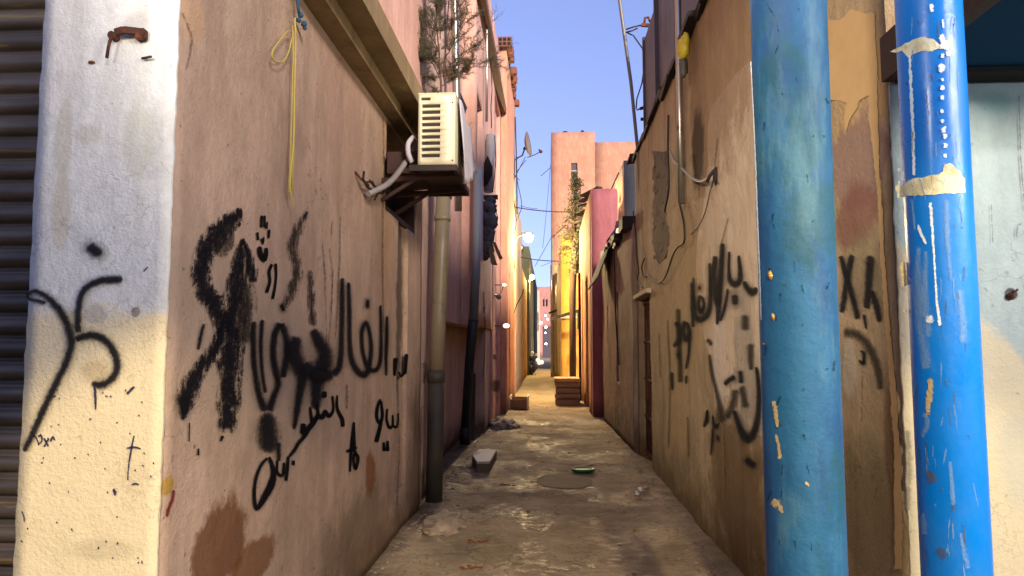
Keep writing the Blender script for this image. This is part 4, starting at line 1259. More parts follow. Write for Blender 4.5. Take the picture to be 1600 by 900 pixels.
Face('y', 16.975, -1, ony(975, 300, 17).x, 3.6, 0.0, 6.0, 0.02, amp=0.003, seed=63, stepu=0.4, stepz=0.4).mesh().build('front_wall', M['slate'], R3b)
Face('x', ony(975, 300, 17).x, -1, 17.0, 19.2, 0.0, 6.0, 1.6, amp=0.003, seed=64, stepu=0.4, stepz=0.4).mesh().build('side_wall', M['cream'], R3b)
mb = MB()
mb.tube([(1.35, 16.4, 4.85), (1.75, 17.2, 5.75)], 0.018, 5)
mb.build('brace', M['tind'], R3b)

R4 = thing('corner_house', 'bright yellow ochre house end glowing under the street lamp', 'building', (1.2, 24, 0))
f_r4 = Face('y', 24.0, -1, 0.44, 2.6, 0.0, 5.25, 0.3, amp=0.006, seed=65, stepu=0.2, stepz=0.25)
f_r4.mesh().build('wall', M['R4'], R4)
Face('x', 0.45, -1, 24.3, 33.9, 0.0, 5.0, 2.0, amp=0.02, seed=66, stepu=0.4, stepz=0.4, c1=0.42, holes=[(26, 26.9, 0, 2.1, 0.15), (29.5, 30.4, 0, 2.1, 0.15)]).mesh().build('side_wall', M['R5'], R4)
MB().box(0.40, 1.15, 23.90, 23.995, 2.42, 2.50).build('string_course', M['cream'], R4)
MB().bar(ony(862, 498, 23.2), ony(906, 485, 23.2), 0.10, 0.10).bar(ony(904, 486, 23.2), ony(904, 514, 23.2), 0.08).build('awning_rail', M['tind'], R4)
mb = MB()
p = ony(890, 512, 23.97)
for pts in (((897, 372), (897, 420), (898, 470), (897, 540)),):
    mb.tube([ony(x, y, 23.96) for x, y in pts], 0.025, 6)
mb.tube([ony(896, 541, 23.96), ony(894, 543, 23.96), ony(894, 552, 23.96)], 0.02, 6)
mb.build('conduit', M['pvc'], R4)
p = ony(895, 561, 23.97)
MB().box(p.x - 0.11, p.x + 0.11, 23.84, 23.99, p.z - 0.19, p.z + 0.19, bev=0.01).build('meter_box', M['rust'], R4)
for i, (x, y) in enumerate(((893, 424),)):
    q = ony(x, y, 23.98)
    MB().box(q.x - 0.07, q.x + 0.07, 23.95, 23.995, q.z - 0.06, q.z + 0.06).build('vent', M['dark'], R4)
R5 = thing('terraced_house', 'narrow sand coloured house end beyond the yellow house', 'building', (0.6, 34, 0))
Face('y', 34.0, -1, 0.10, 2.5, 0.0, 5.4, 0.3, amp=0.01, seed=67, stepu=0.3, stepz=0.3).mesh().build('wall', M['R5'], R5)
MB().tube([(0.22, 33.94, 0), (0.22, 33.94, 6.7)], 0.06, 8).tube([(0.42, 33.94, 0), (0.42, 33.94, 5.0)], 0.05, 8).build('drainpipe', M['pvc'], R5)
MB().bar((0.02, 33.8, 3.05), (0.42, 33.9, 3.2), 0.08).build('bracket', M['tind'], R5)
R6 = thing('apartment_block', 'tall salmon coloured block rising above the alley with one small window', 'building', (3, 45, 0))
Face('y', 45.0, -1, 0.22, 3.06, 0.0, 15.35, 6, amp=0.01, seed=68, stepu=0.6, stepz=0.6, holes=[(1.52, 1.92, 12.35, 13.3, 0.25)]).mesh().build('wall', M['salmon'], R6)
Face('y', 45.0, -1, 3.063, 9.5, 0.0, 14.65, 6, amp=0.01, seed=69, stepu=0.8, stepz=0.8).mesh().build('wall', M['salmon'], R6)
w = MB().box(1.53, 1.91, 45.12, 45.2, 12.36, 13.29).build('window', M['window'], R6)
MB().box(1.53, 1.91, 45.08, 45.11, 12.78, 12.84).build('frame', M['cream'], w)
for (px, r) in ((883, 0.28), (910, 0.18)):
    p = ony(px, 203, 46.0)
    b = MB()
    b.blobm((p.x, 46, 15.35 + 0.12), r, 2, 0.05, (1, 0.4, 1.0 if r > 0.2 else 1.8))
    b.build('roof_tank', M['black'], R6)
FAR = thing('distant_house', 'faded pink house closing the far end of the alley above a dark gate', 'building', (-0.5, 90, 0))
Face('y', 90.0, -1, -1.75, 0.6, 0.0, 9.0, 5, amp=0.02, seed=71, stepu=0.6, stepz=0.6, holes=[(-0.75, 0.4, 0.0, 3.9, 0.3), (-0.70, -0.5, 6.5, 7.4, 0.2), (-0.33, -0.1, 6.5, 7.4, 0.2)]).mesh().build('wall', M['far'], FAR)
MB().box(-0.74, 0.39, 90.15, 90.25, 0.02, 3.88).build('gate', simple('dark_violet_gate', '3b3440', 0.6), FAR)
for a in (-0.69, -0.32): MB().box(a, a + 0.2, 90.1, 90.18, 6.52, 7.38).build('window', M['dark'], FAR)
FAR2 = thing('distant_house', 'sliver of a paler distant house left of the pink one', 'building', (-1.5, 75, 0))
Face('y', 75.0, -1, -1.6, -0.95, 0.0, 7.4, 5, amp=0.02, seed=72, stepu=0.4, stepz=0.6, holes=[(-1.2, -1.05, 3, 5, 0.2)]).mesh().build('wall', M['cream'], FAR2)

# ------------------------------------------------------------------ pipes
dp = thing('drainpipe', 'thick cream drainpipe with a dark green foot below the air conditioner', 'drainpipe', (-1.12, 6.95, 0), 'drainpipes on the left walls')
mb = MB()
bx, by = -1.105, 6.92
a, b = Vector((bx, by, 1.17)), Vector((-1.045, by, 3.0))
mb.tube([a, a.lerp(b, 0.33), a.lerp(b, 0.66), b], 0.074, 20)
mb.tube([a.lerp(b, 0.86), a.lerp(b, 0.86) + Vector((0, 0, 0.05))], 0.082, 20)
mb.build('pipe', M['pvc'], dp)
mb = MB()
mb.tube([(bx - 0.01, by, -0.02), (bx, by, 0.6), (bx, by, 1.2)], 0.082, 20)
mb.tube([(bx, by, 1.14), (bx, by, 1.26)], 0.088, 20)
mb.build('foot_sleeve', M['pvcg'], dp)
mb = MB()
mb.tube([b + Vector((0, 0, -0.02)), b + Vector((0.02, 0.02, 0.16)), b + Vector((0.03, 0.04, 0.34))], 0.09, 16, rs=[0.085, 0.10, 0.085])
mb.build('funnel', M['pvcb'], dp)
dp = thing('drainpipe', 'slim grey steel pipe rising past the feathery shrub to the roof', 'drainpipe', (-1.1, 8.1, 3), 'drainpipes on the left walls')
mb = MB()
mb.tube([onx(716, 330, -1.08), onx(715, 230, -1.08), onx(710, 0, -1.08), onx(706, -400, -1.08)], 0.045, 12)
mb.build('pipe', M['steel'], dp)
MB().bar((-1.24, 8.0, 4.7), (-1.05, 8.0, 4.7), 0.03, 0.08).build('clamp', M['rust'], dp)
dp = thing('drainpipe', 'leaning grey-blue drainpipe turning dark slate lower down', 'drainpipe', (-1.27, 10.6, 0), 'drainpipes on the left walls')
top, mid, mid2, bot = ony(746, 262, 9.9), ony(745, 500, 9.9), ony(732, 560, 10.4), onz(725, 700, 0.0)
mid.x = top.x + 0.0
mb = MB().tube([top, ony(744, 420, 9.9), ony(740, 500, 9.95)], 0.062, 16)
mb.build('pipe', M['pvcb'], dp)
MB().tube([ony(740, 499, 9.95), ony(734, 560, 10.2), ony(727, 670, 10.5)], 0.07, 16).build('lower_pipe', M['pvcd'], dp)
MB().tube([ony(727, 668, 10.5), ony(726, 694, 10.5)], 0.08, 16).build('shoe', M['black'], dp)
dp = thing('flue_pipe', 'fat pale grey stub pipe wrapped in black plastic above the hanging bundle', 'pipe', (-0.98, 11.6, 3.7))
MB().tube([ony(767, 211, 11.6), ony(763, 300, 11.6)], 0.08, 16).build('pipe', simple('pale_grey_pvc', '8f8a88', 0.5), dp)
mb = MB()
mb.sheet([ony(752, 264, 11.5), ony(762, 243, 11.45), ony(770, 262, 11.4), ony(769, 275, 11.4)], 0.02, (0, -1, 0))
mb.sheet([ony(752, 264, 11.5), ony(769, 275, 11.4), ony(762, 288, 11.45), ony(756, 292, 11.5)], 0.03, (0, -1, 0))
mb.build('plastic_wrap', M['black'], dp)
MB().bar(ony(755, 309, 11.5), ony(778, 308, 11.5), 0.06, 0.07).build('bracket', M['black'], dp)
hb = thing('wrapped_bundle', 'lumpy bundle of grey cloth and cable hung on the pink wall', 'bundle', (-0.95, 11.6, 3.3))
mb = MB()
for x, y, r, sx, sz in ((764, 325, 0.12, 1, 1.1), (767, 315, 0.09, 1, 0.8), (764, 345, 0.13, 1, 1.4), (762, 366, 0.12, 1, 1.5), (760, 388, 0.12, 1, 1.2), (755, 400, 0.10, 1.2, 0.8)):
    mb.blobm(ony(x, y, 11.5), r, 3, 0.3, (sx, 1, sz), 3, x)
mb.build('cloth', simple('grimy_grey_cloth', '57534c', 0.85, vary=0.5, scale=12, bump=0.8, col2='2e2a24'), hb)
bd = MB().sheet([ony(769, 378, 11.4), ony(774, 378, 11.4), ony(784, 400, 11.4), ony(779, 403, 11.4)], 0.3, (0, 1, 0)).sheet([ony(763, 385, 11.4), ony(768, 384, 11.4), ony(776, 411, 11.4), ony(767, 411, 11.4)], 0.3, (0, 1, 0))
bd.build('board', M['wood'], hb)
mb = MB()
for P in ([(773, 325), (778, 340), (776, 352), (770, 360)], [(768, 200), (767, 165), (769, 140), (766, 90)], [(773, 212), (775, 250), (770, 300)]):
    mb.tube([ony(x, y, 11.3) for x, y in P], 0.008, 5)
mb.build('wire', M['cable'], hb)
dp = thing('drainpipe', 'thin pale pole running up the pink house beside the timber beam', 'pole', (-0.95, 11.2, 3), 'drainpipes on the left walls')
MB().tube([ony(760, 190, 11.2), ony(761, 100, 11.2), ony(760, 0, 11.2), ony(758, -250, 11.2)], 0.022, 8).build('pipe', M['steel'], dp)
bp = thing('wall_panel', 'upright dark stub board leaning low against the pink wall', 'board', (-1.1, 12, 0))
MB().sheet([(-1.30, 11.2, 0), (-1.17, 11.2, 0), (-1.17, 11.3, 1.05), (-1.28, 11.3, 1.05)], 0.05, (0, 1, 0)).build('board', simple('damp_brown_board', '473a2e', 0.85), bp)
# galvanised pole on the right wall
dp = thing('conduit_pole', 'shiny galvanised steel pole fixed upright on the tan wall', 'pole', (1.19, 6.3, 2.7))
MB().tube([onx(1065, 318, 1.19), onx(1062, 160, 1.19), onx(1059, 0, 1.19), onx(1056, -200, 1.19)], 0.030, 16).build('pole', M['steel'], dp)
mb = MB()
for y in (255, 60): mb.tube([onx(1063, y, 1.19), onx(1063, y, 1.26)], 0.012, 6)
mb.build('clamp', M['rust'], dp)
bg_ = MB()
bg_.sheet([onx(1056, 75, 1.14), onx(1064, 64, 1.12), onx(1078, 54, 1.14), onx(1077, 84, 1.14), onx(1071, 96, 1.16), onx(1058, 90, 1.14)][:4], 0.04, (1, 0, 0))
bg_.bm.free()
bg_ = MB()
bg_.blobm(onx(1068, 76, 1.15), 0.10, 3, 0.25, (0.5, 0.8, 1.0), 3, 4)
bg_.blobm(onx(1071, 64, 1.16), 0.07, 3, 0.25, (0.5, 0.8, 1.0), 3, 8)
tag(bg_.build('plastic_bag', M['yellow'], None, tuple(onx(1068, 76, 1.15)), 'yellow plastic rag caught on the steel pole'), None, 'plastic bag')
bg_ = MB()
bg_.blobm(onx(1068, 103, 1.15), 0.07, 3, 0.25, (0.5, 0.7, 1.5), 3, 2)
tag(bg_.build('plastic_bag', M['pvcg'], None, tuple(onx(1068, 103, 1.15)), 'dark green plastic rag hanging under the yellow one'), None, 'plastic bag')
# rooftop mast with cables
ms = thing('antenna_mast', 'thin bent mast standing proud of the right roof with looping cable', 'mast', (1.2, 10, 3))
MB().tube([ony(1006, 395, 9.6), ony(1003, 330, 9.6), ony(996, 230, 9.6), ony(986, 130, 9.6), ony(968, 0, 9.6), ony(962, -60, 9.6)], 0.024, 8).build('pole', simple('dull_grey_mast', '77756c', 0.5, metal=0.4), ms)
mb = MB()
for P in ([(978, 46), (990, 42), (1004, 39)], [(978, 50), (990, 56), (1004, 76), (1007, 100), (1003, 130), (995, 155), (994, 170)], [(995, 172), (1005, 168), (1014, 166)], [(980, 50), (988, 48), (996, 44)]):
    mb.tube([ony(x, y, 9.4) for x, y in P], 0.010, 6)
mb.build('cable', M['cable'], ms)
mb = MB()
mb.tube([ony(1006, 40, 9.3), ony(1008, 28, 9.3), ony(1013, 27, 9.3), ony(1016, 34, 9.3)], 0.018, 6)
mb.bar(ony(1002, 39, 9.3), ony(1018, 40, 9.3), 0.04)
mb.bar(ony(1000, 170, 9.3), ony(1020, 164, 9.3), 0.035)
mb.bar(ony(1001, 186, 9.3), ony(1014, 187, 9.3), 0.035)
mb.blobm(ony(1015, 165, 9.25), 0.04, 1, 0.3)
mb.build('bracket', M['rust'], ms)

# cables on the right wall
def cable(name, label, pts, r, mat=None, cat='cable', group=None, n=6):
    mb = MB()
    Q = [Vector(p) for p in smoothpts([tuple(p) for p in pts], n)]
    mb.tube(Q, r, 6)
    return tag(mb.build(name, mat or M['cable'], None, tuple(Q[0]), label), None, cat, group)


hx = lambda L, o=0.03: [F_R1.hit(x, y, o) for x, y in L]
cable('wall_cable', 'grey flex looping from the wall hole across the steel pole', hx([(1056, 236), (1062, 250), (1074, 262), (1090, 278), (1105, 283), (1120, 277)], 0.05), 0.012, M['cableg'])
cable('wall_cable', 'black cable hanging in a loop below the broken plaster', hx([(1050, 180), (1051, 240), (1053, 270), (1052, 300), (1045, 330)], 0.04), 0.011)
cable('wall_cable', 'black wire dropping beside the pole and swinging left in a curl', hx([(1068, 320), (1073, 350), (1073, 378), (1064, 386), (1056, 400), (1046, 428), (1036, 441), (1024, 438), (1016, 430)], 0.03), 0.009)
cable('wall_cable', 'thin brown wire arcing from the wall hole down the tan wall', hx([(1118, 282), (1112, 300), (1104, 330), (1094, 352), (1080, 366)], 0.012), 0.004)
cable('wall_cable', 'kinked cable running down the low house wall', [f_r2.hit(x, y, 0.02) for x, y in ((990, 330), (994, 370), (996, 400), (1000, 425), (998, 436), (1006, 450))], 0.008)
cable('wall_cable', 'short black wire hooked beside the slit window', hx([(1009, 404), (1005, 418), (1008, 432), (1014, 430)], 0.02), 0.009)
cable('wall_cable', 'long thin pipe-like wire down the low house corner', [f_r2.hit(x, y, 0.03) for x, y in ((962, 380), (963, 430), (965, 500), (970, 570))], 0.012, M['tind'])
st = MB()
p = F_R1.hit(1120, 277)
st.tube([F_R1.hit(1121, 262, 0.0), F_R1.hit(1120, 275, 0.05), F_R1.hit(1119, 285, 0.06)], 0.014, 8)
st.blobm(F_R1.hit(1121, 276, 0.01), 0.05, 2, 0.3, (0.3, 0.7, 1.3))
tag(st.build('wall_outlet', M['tind'], None, tuple(p), 'dark stub outlet in the tan wall where the grey flex ends'), None, 'outlet')
# floodlight and rubbish above the awning
fl = thing('floodlight', 'dark square floodlight tilted on the low house roof edge', 'lamp', (1.1, 12.6, 3.4))
p = ony(965, 361, 12.4)
mb = MB()
mb.sheet([ony(963, 345, 12.4), ony(975, 345, 12.4), ony(972, 372, 12.4), ony(956, 378, 12.4)], 0.08, (0, 1, 0))
mb.bar(ony(974, 348, 12.4), ony(990, 330, 12.4), 0.04)
mb.bar(ony(948, 378, 12.35), ony(966, 352, 12.35), 0.03)
mb.build('housing', M['tind'], fl)
MB().sheet([ony(963, 357, 12.39), ony(971, 356, 12.39), ony(967, 366, 12.39), ony(961, 368, 12.39)], -0.02, (0, 1, 0)).build('glass', M['foil'], fl)
mb = MB()
rnd = random.Random(8)
for i in range(10):
    x, y = rnd.uniform(950, 985), rnd.uniform(372, 392)
    mb.blobm(ony(x, y - (x - 965) * 0.7, 12.6 + rnd.uniform(-0.2, 0.4)), rnd.uniform(0.03, 0.07), 1, 0.4, (1.3, 1, 0.6), 3, i)
tag(mb.build('roof_debris', M['tind'], None, (1.1, 12.6, 3.3), 'dark scraps heaped on the roof edge above the tin awning'), None, 'debris', None, 'stuff')

# ------------------------------------------------------------------ air conditioner
ac = thing('air_conditioner', 'cream outdoor air conditioner on a brown steel tray beneath the ledge', 'air conditioner', (-0.75, 5.2, 2.7))
_a, _b = ony(654, 148, 4.8), ony(711, 257, 4.8)
AX0, AX1, AY0, AY1, AZ0, AZ1 = _a.x, _b.x, 4.80, 5.56, _b.z, _a.z
slots = []
for i in range(9):
    zt = AZ1 - 0.07 - i * 0.0445
    slots.append((AX0 + 0.025, AX0 + 0.155, zt - 0.031, zt, 0.02))
Face('y', AY0, -1, AX0, AX1, AZ0, AZ1, AY1 - AY0, amp=0.0, seed=0, holes=slots + [(AX0 + 0.018, AX0 + 0.085, AZ1 - 0.042, AZ1 - 0.022, 0.02)], stepu=0.3, stepz=0.3).mesh().build('casing', M['acw'], ac)
mb = MB()
for h in slots:
    mb.box(h[0] + 0.002, h[1] - 0.002, AY0 + 0.0165, AY0 + 0.0185, h[2] + 0.002, h[3] - 0.002)
mb.box(AX0 + 0.02, AX0 + 0.083, AY0 + 0.0165, AY0 + 0.0185, AZ1 - 0.04, AZ1 - 0.024)
mb.build('slot', M['slot'], ac)
mb = MB()
for h in slots:
    mb.hexa([(h[0], AY0 + 0.002, h[2]), (h[1], AY0 + 0.002, h[2]), (h[1], AY0 + 0.014, h[2] + 0.006), (h[0], AY0 + 0.014, h[2] + 0.006),
             (h[0], AY0 + 0.002, h[2] + 0.004), (h[1], AY0 + 0.002, h[2] + 0.004), (h[1], AY0 + 0.014, h[2] + 0.010), (h[0], AY0 + 0.014, h[2] + 0.010)])
mb.build('louvre', M['acw'], ac)
mb = MB()
mb.box(AX0 - 0.004, AX1 + 0.004, AY0 - 0.004, AY1 + 0.004, AZ1, AZ1 + 0.012, bev=0.004)
mb.build('lid', M['acw'], ac)
mb = MB()
for x, z in ((AX1 - 0.02, AZ1 - 0.06), (AX1 - 0.018, AZ0 + 0.03), (AX0 + 0.14, AZ1 + 0.012), (AX0 + 0.05, AZ1 + 0.012)):
    mb.tube([(x, AY0 - 0.003, z), (x, AY0 + 0.002, z)], 0.005, 8)
mb.build('screw', M['rust'], ac)
mb = MB()
for r in (0.06, 0.10, 0.14, 0.18):
    mb.tube([(AX1 + 0.012, 5.15 + r * cos(2 * pi * i / 24), (AZ0 + AZ1) / 2 + r * sin(2 * pi * i / 24)) for i in range(25)], 0.003, 5, cap=False)
mb.build('fan_guard', M['slot'], ac)
mb = MB()
mb.box(AX0 - 0.06, AX1 + 0.012, AY0 - 0.015, AY1 + 0.03, AZ0 - 0.010, AZ0 - 0.002)
mb.box(AX0 - 0.06, AX1 + 0.012, AY0 - 0.020, AY0 + 0.005, AZ0 - 0.045, AZ0 - 0.0105)
mb.box(AX0 - 0.06, AX1 + 0.012, AY1 + 0.01, AY1 + 0.035, AZ0 - 0.055, AZ0 - 0.0105)
mb.box(AX1 - 0.01, AX1 + 0.014, AY0 + 0.0055, AY1 + 0.0095, AZ0 - 0.045, AZ0 - 0.0105)
mb.build('tray', simple('brown_painted_steel', '2f1f18', 0.6, vary=0.4, scale=10), ac)
mb = MB()
for y in (4.95, 5.45):
    mb.bar((-1.2, y, AZ0 - 0.075), (AX1, y, AZ0 - 0.03), 0.035)
    mb.bar((-1.2, y, AZ0 - 0.22), (AX0 - 0.02, y, AZ0 - 0.05), 0.025)
mb.build('bracket', M['jamb'], ac)
mb = MB()
mb.box(-1.16, AX0 - 0.02, 4.95, 5.5, AZ0 - 0.02, AZ0 + 0.14)
mb.build('back_box', M['jamb'], ac)
h1 = cable('drain_hose', 'grey-white lagged hose curving from the air conditioner down to the wall', [F_L1.hit(566, 303, 0.04), F_L1.hit(578, 288, 0.12), F_L1.hit(590, 266, 0.16), F_L1.hit(604, 240, 0.18), F_L1.hit(620, 221, 0.18), F_L1.hit(636, 214, 0.2)], 0.021, simple('grimy_hose_lagging', '8d8680', 0.8, vary=0.3, scale=14, bump=0.3), 'hose')
h2 = cable('lagged_pipe', 'short bent grey lagged pipe beside the air conditioner casing', [ony(646, 214, 4.9), ony(638, 224, 4.88), ony(638, 240, 4.88), ony(644, 254, 4.9)], 0.019, M['cloth'], 'pipe')
mb = MB()
for P in ([(557, 268), (556, 280), (562, 292), (572, 298), (580, 292)], [(566, 282), (574, 292), (588, 298), (600, 300)], [(560, 285), (570, 284), (580, 300), (574, 312)], [(572, 300), (584, 302), (598, 296)]):
    mb.tube([F_L1.hit(x, y, 0.05) for x, y in P], 0.008, 6)
tag(mb.build('wire_tangle', M['tind'], None, tuple(F_L1.hit(570, 290)), 'tangle of stiff wire ends poking from the beige wall'), None, 'wires')
# cloth hung on the fan side
mb = MB()
rows = []
for i in range(13):
    t = i / 12
    row = []
    for j in range(9):
        s_ = j / 8
        y = 4.86 + 0.72 * s_ + 0.03 * sin(t * 5)
        z = AZ1 - 0.015 - t * (0.50 + 0.12 * sin(s_ * 4 + 1)) + 0.03 * sin(s_ * 7)
        x = AX1 + 0.018 + 0.035 * t * abs(sin(s_ * 9 + 2 * t)) + 0.02 * t
        row.append(mb.bm.verts.new((x, y, z)))
    rows.append(row)
for r0, r1 in zip(rows, rows[1:]):
    for j in range(8): mb.bm.faces.new((r0[j], r0[j + 1], r1[j + 1], r1[j])).smooth = True
o = mb.build('cloth', M['cloth'], None, (AX1, 5.2, AZ1), 'grey-white cloth draped over the far side of the air conditioner', norm=False)
md = o.modifiers.new('thick', 'SOLIDIFY')
md.thickness = 0.004
tag(o, None, 'cloth')
# dark shutter flap above it on the pink wall
mb = MB()
mb.sheet([onx(717, 139, -1.10), onx(730, 168, -1.02), onx(727, 178, -1.02), onx(717, 200, -1.10)], 0.04, (-1, 0, 0))
tag(mb.build('shutter_flap', M['dark'], None, tuple(onx(720, 165, -1.10)), 'open dark window flap on the pink wall behind the air conditioner'), None, 'shutter')

# ------------------------------------------------------------------ rope
rp = thing('rope', 'frayed yellow rope tied to blue cord, hanging down the beige wall', 'rope', tuple(F_L1.hit(448, 150)))
mb = MB()
Q = [F_L1.hit(x, y, 0.035) for x, y in ((449, 28), (450, 60), (449, 100), (448, 150), (448, 200), (446, 240), (443, 270), (442, 295), (446, 315), (447, 322))]
mb.tube([Vector(p) for p in smoothpts([tuple(q) for q in Q], 5)], 0.0042, 6)
mb.tube([Vector(p) for p in smoothpts([tuple(F_L1.hit(x, y, 0.03)) for x, y in ((446, 50), (438, 50), (425, 65), (415, 82), (418, 95), (432, 96), (440, 82), (446, 60))], 5)], 0.0035, 5)
for d in ((-3, 0), (3, 4), (2, -5), (-2, 8)):
    mb.tube([F_L1.hit(448 + d[0], 40 + d[1], 0.036), F_L1.hit(447 + d[0] * 0.6, 90, 0.036), F_L1.hit(445 + d[0], 250 + d[1] * 3, 0.034), F_L1.hit(443 + d[0], 300, 0.034)], 0.0018, 4)
mb.build('yellow_strand', M['ropey'], rp)
mb = MB()
mb.tube([F_L1.hit(452, -10, 0.04), F_L1.hit(452, 10, 0.04), F_L1.hit(454, 22, 0.04)], 0.007, 6)
for x, y, r in ((455, 24, 0.013), (460, 38, 0.014), (452, 32, 0.012), (461, 44, 0.011)): mb.blobm(F_L1.hit(x, y, 0.045), r, 2, 0.3)
mb.build('blue_knot', M['ropeb'], rp)

# ------------------------------------------------------------------ plants
def feather(mb, base, d, L, rnd, depth=0, r=0.006):
    """a drooping, many-branched twig"""
    p, q = Vector(base), Vector(d).normalized()
    pts = [p.copy()]
    n = 6
    for i in range(n):
        q = (q + Vector((rnd.uniform(-.2, .2), rnd.uniform(-.2, .2), rnd.uniform(-.16, .2)))).normalized()
        p = p + q * (L / n)
        pts.append(p.copy())
    mb['t'].tube(pts, r, 4, cap=False, rs=[r * (1 - 0.75 * i / n) for i in range(n + 1)])
    if depth < 2:
        for i in range(1, n + 1):
            for k in range(2):
                s_ = Vector((rnd.uniform(-1, 1), rnd.uniform(-1, 1), rnd.uniform(-0.5, 0.9)))
                feather(mb, pts[i], (q * 0.8 + s_).normalized(), L * rnd.uniform(0.3, 0.5), rnd, depth + 1, r * 0.5)
    else:
        for i in range(n + 1):
            for k in range(3):
                s_ = Vector((rnd.uniform(-1, 1), rnd.uniform(-1, 1), rnd.uniform(-1, 1))).normalized() * rnd.uniform(0.015, 0.045)
                w_ = Vector((rnd.uniform(-1, 1), rnd.uniform(-1, 1), rnd.uniform(-1, 1))).normalized() * 0.0016
                a_, b_ = pts[i], pts[i] + s_
                mb['l'].bm.faces.new([mb['l'].bm.verts.new(v) for v in (a_ - w_, a_ + w_, b_)])


sh = thing('feathery_shrub', 'feathery dark shrub growing from the ledge above the air conditioner', 'shrub', tuple(ony(691, 190, 6.3)))
rnd = random.Random(21)
D = {'t': MB(), 'l': MB()}
trunk = [ony(x, y, 6.3) for x, y in ((691, 205), (690, 150), (688, 110), (686, 80), (682, 40), (680, -10))]
D['t'].tube(trunk, 0.012, 6, rs=[0.014, 0.012, 0.010, 0.008, 0.006, 0.004])
D['t'].tube([ony(x, y, 6.3) for x, y in ((692, 120), (697, 70), (700, 20), (703, -20))], 0.006, 5)
for (x, y), (tx, ty), L in (((690, 130), (655, 60), 0.42), ((689, 110), (665, 40), 0.45), ((687, 90), (668, 95), 0.3), ((686, 80), (660, 0), 0.5), ((684, 60), (672, 20), 0.35), ((690, 140), (672, 150), 0.28),
                           ((692, 115), (740, 70), 0.42), ((693, 125), (768, 112), 0.48), ((695, 90), (735, 40), 0.42), ((688, 60), (700, -10), 0.35), ((698, 60), (720, 0), 0.4), ((690, 135), (715, 118), 0.3),
                           ((684, 50), (655, 30), 0.35), ((682, 20), (700, -40), 0.4), ((688, 100), (658, 85), 0.36), ((690, 120), (662, 120), 0.30), ((687, 75), (655, 70), 0.36)):
    a, b = ony(x, y, 6.3), ony(tx, ty, 6.3)
    feather(D, a, (b - a).normalized() + Vector((0, rnd.uniform(-.25, .25), 0)), L, rnd)
D['t'].build('stem', M['twig'], sh)
D['l'].build('foliage', M['leaf'], sh, norm=False)
sh = thing('bare_shrub', 'wispy bare twigs against the sky at the left roof edge', 'shrub', tuple(ony(762, 30, 12)))
D = {'t': MB(), 'l': MB()}
for tx, ty in ((775, -10), (778, 15), (774, 28)):
    a, b = ony(760, 40, 12), ony(tx, ty, 12)
    feather(D, a, (b - a).normalized(), 0.34, rnd, 1)
D['t'].build('stem', M['twig'], sh)
D['l'].bm.free()

tr = thing('spindly_tree', 'tall spindly dead-looking tree in front of the salmon block', 'tree', (0.73, 21.5, 0))
rnd = random.Random(4)
T = MB()
T.tube([(0.73, 21.5, 0), (0.74, 21.5, 3.0), ony(897, 400, 21.5), ony(897, 330, 21.5), ony(900, 300, 21.5), ony(902, 262, 21.5)], 0.07, 8, rs=[0.10, 0.10, 0.10, 0.07, 0.04, 0.012])
T.tube([ony(908, 345, 21.3), ony(907, 300, 21.3), ony(906, 280, 21.3)], 0.015, 5)
Lf = MB()
for i in range(90):
    t = rnd.random()
    y = 272 + 135 * t
    wd = 6 + 30 * t
    p = ony(900 - 4 * t, y, 21.5)
    sgn = rnd.choice((-1, 1))
    q = ony(900 - 4 * t + sgn * rnd.uniform(0.3, 1) * wd, y - rnd.uniform(-8, 12), 21.5 + rnd.uniform(-0.5, 0.5))
    m_ = p.lerp(q, 0.5) + Vector((0, 0, rnd.uniform(-0.1, 0.1)))
    T.tube([p, m_, q], 0.007, 4, cap=False)
    for j in range(26):
        s_ = rnd.uniform(0.35, 1)
        c = p.lerp(q, s_) + Vector((rnd.gauss(0, .05), rnd.gauss(0, .05), rnd.gauss(0, .05)))
        u_ = Vector((rnd.uniform(-1, 1), rnd.uniform(-1, 1), rnd.uniform(-1, 1))).normalized() * rnd.uniform(0.02, 0.05)
        v_ = Vector((rnd.uniform(-1, 1), rnd.uniform(-1, 1), rnd.uniform(-1, 1))).normalized() * 0.018
        Lf.bm.faces.new([Lf.bm.verts.new(c + k_) for k_ in (-u_, v_, u_, -v_)])
for i in range(900):
    t = rnd.random() ** 0.7
    p = ony(901 - 3 * t + rnd.gauss(0, 2.5 + 3 * t), 275 + 70 * t, 21.5 + rnd.gauss(0, 0.1))
    u_ = Vector((rnd.uniform(-1, 1), rnd.uniform(-1, 1), rnd.uniform(-1, 1))).normalized() * rnd.uniform(0.02, 0.05)
    v_ = Vector((rnd.uniform(-1, 1), rnd.uniform(-1, 1), rnd.uniform(-1, 1))).normalized() * 0.018
    Lf.bm.faces.new([Lf.bm.verts.new(p + k_) for k_ in (-u_, v_, u_, -v_)])
T.build('trunk', M['twig'], tr)
Lf.build('crown', M['leafd'], tr, norm=False)
vn = MB()
Tv = MB()
for i in range(1600):
    t = rnd.random()
    p = ony(912 - 10 * t + rnd.gauss(0, 5), 335 + 85 * t + rnd.gauss(0, 7), 20.9 + rnd.gauss(0, 0.15))
    u_ = Vector((rnd.uniform(-1, 1), rnd.uniform(-1, 1), rnd.uniform(-1, 1))).normalized() * rnd.uniform(0.02, 0.06)
    v_ = Vector((rnd.uniform(-1, 1), rnd.uniform(-1, 1), rnd.uniform(-1, 1))).normalized() * 0.03
    vn.bm.faces.new([vn.bm.verts.new(p + k_) for k_ in (-u_, v_, u_, -v_)])
for k_ in range(7): Tv.tube([ony(916 - k_ * 2, 330 + 12 * k_, 20.9), ony(905 - k_, 350 + 10 * k_, 20.8), ony(900 + k_, 420, 20.9)], 0.01, 4)
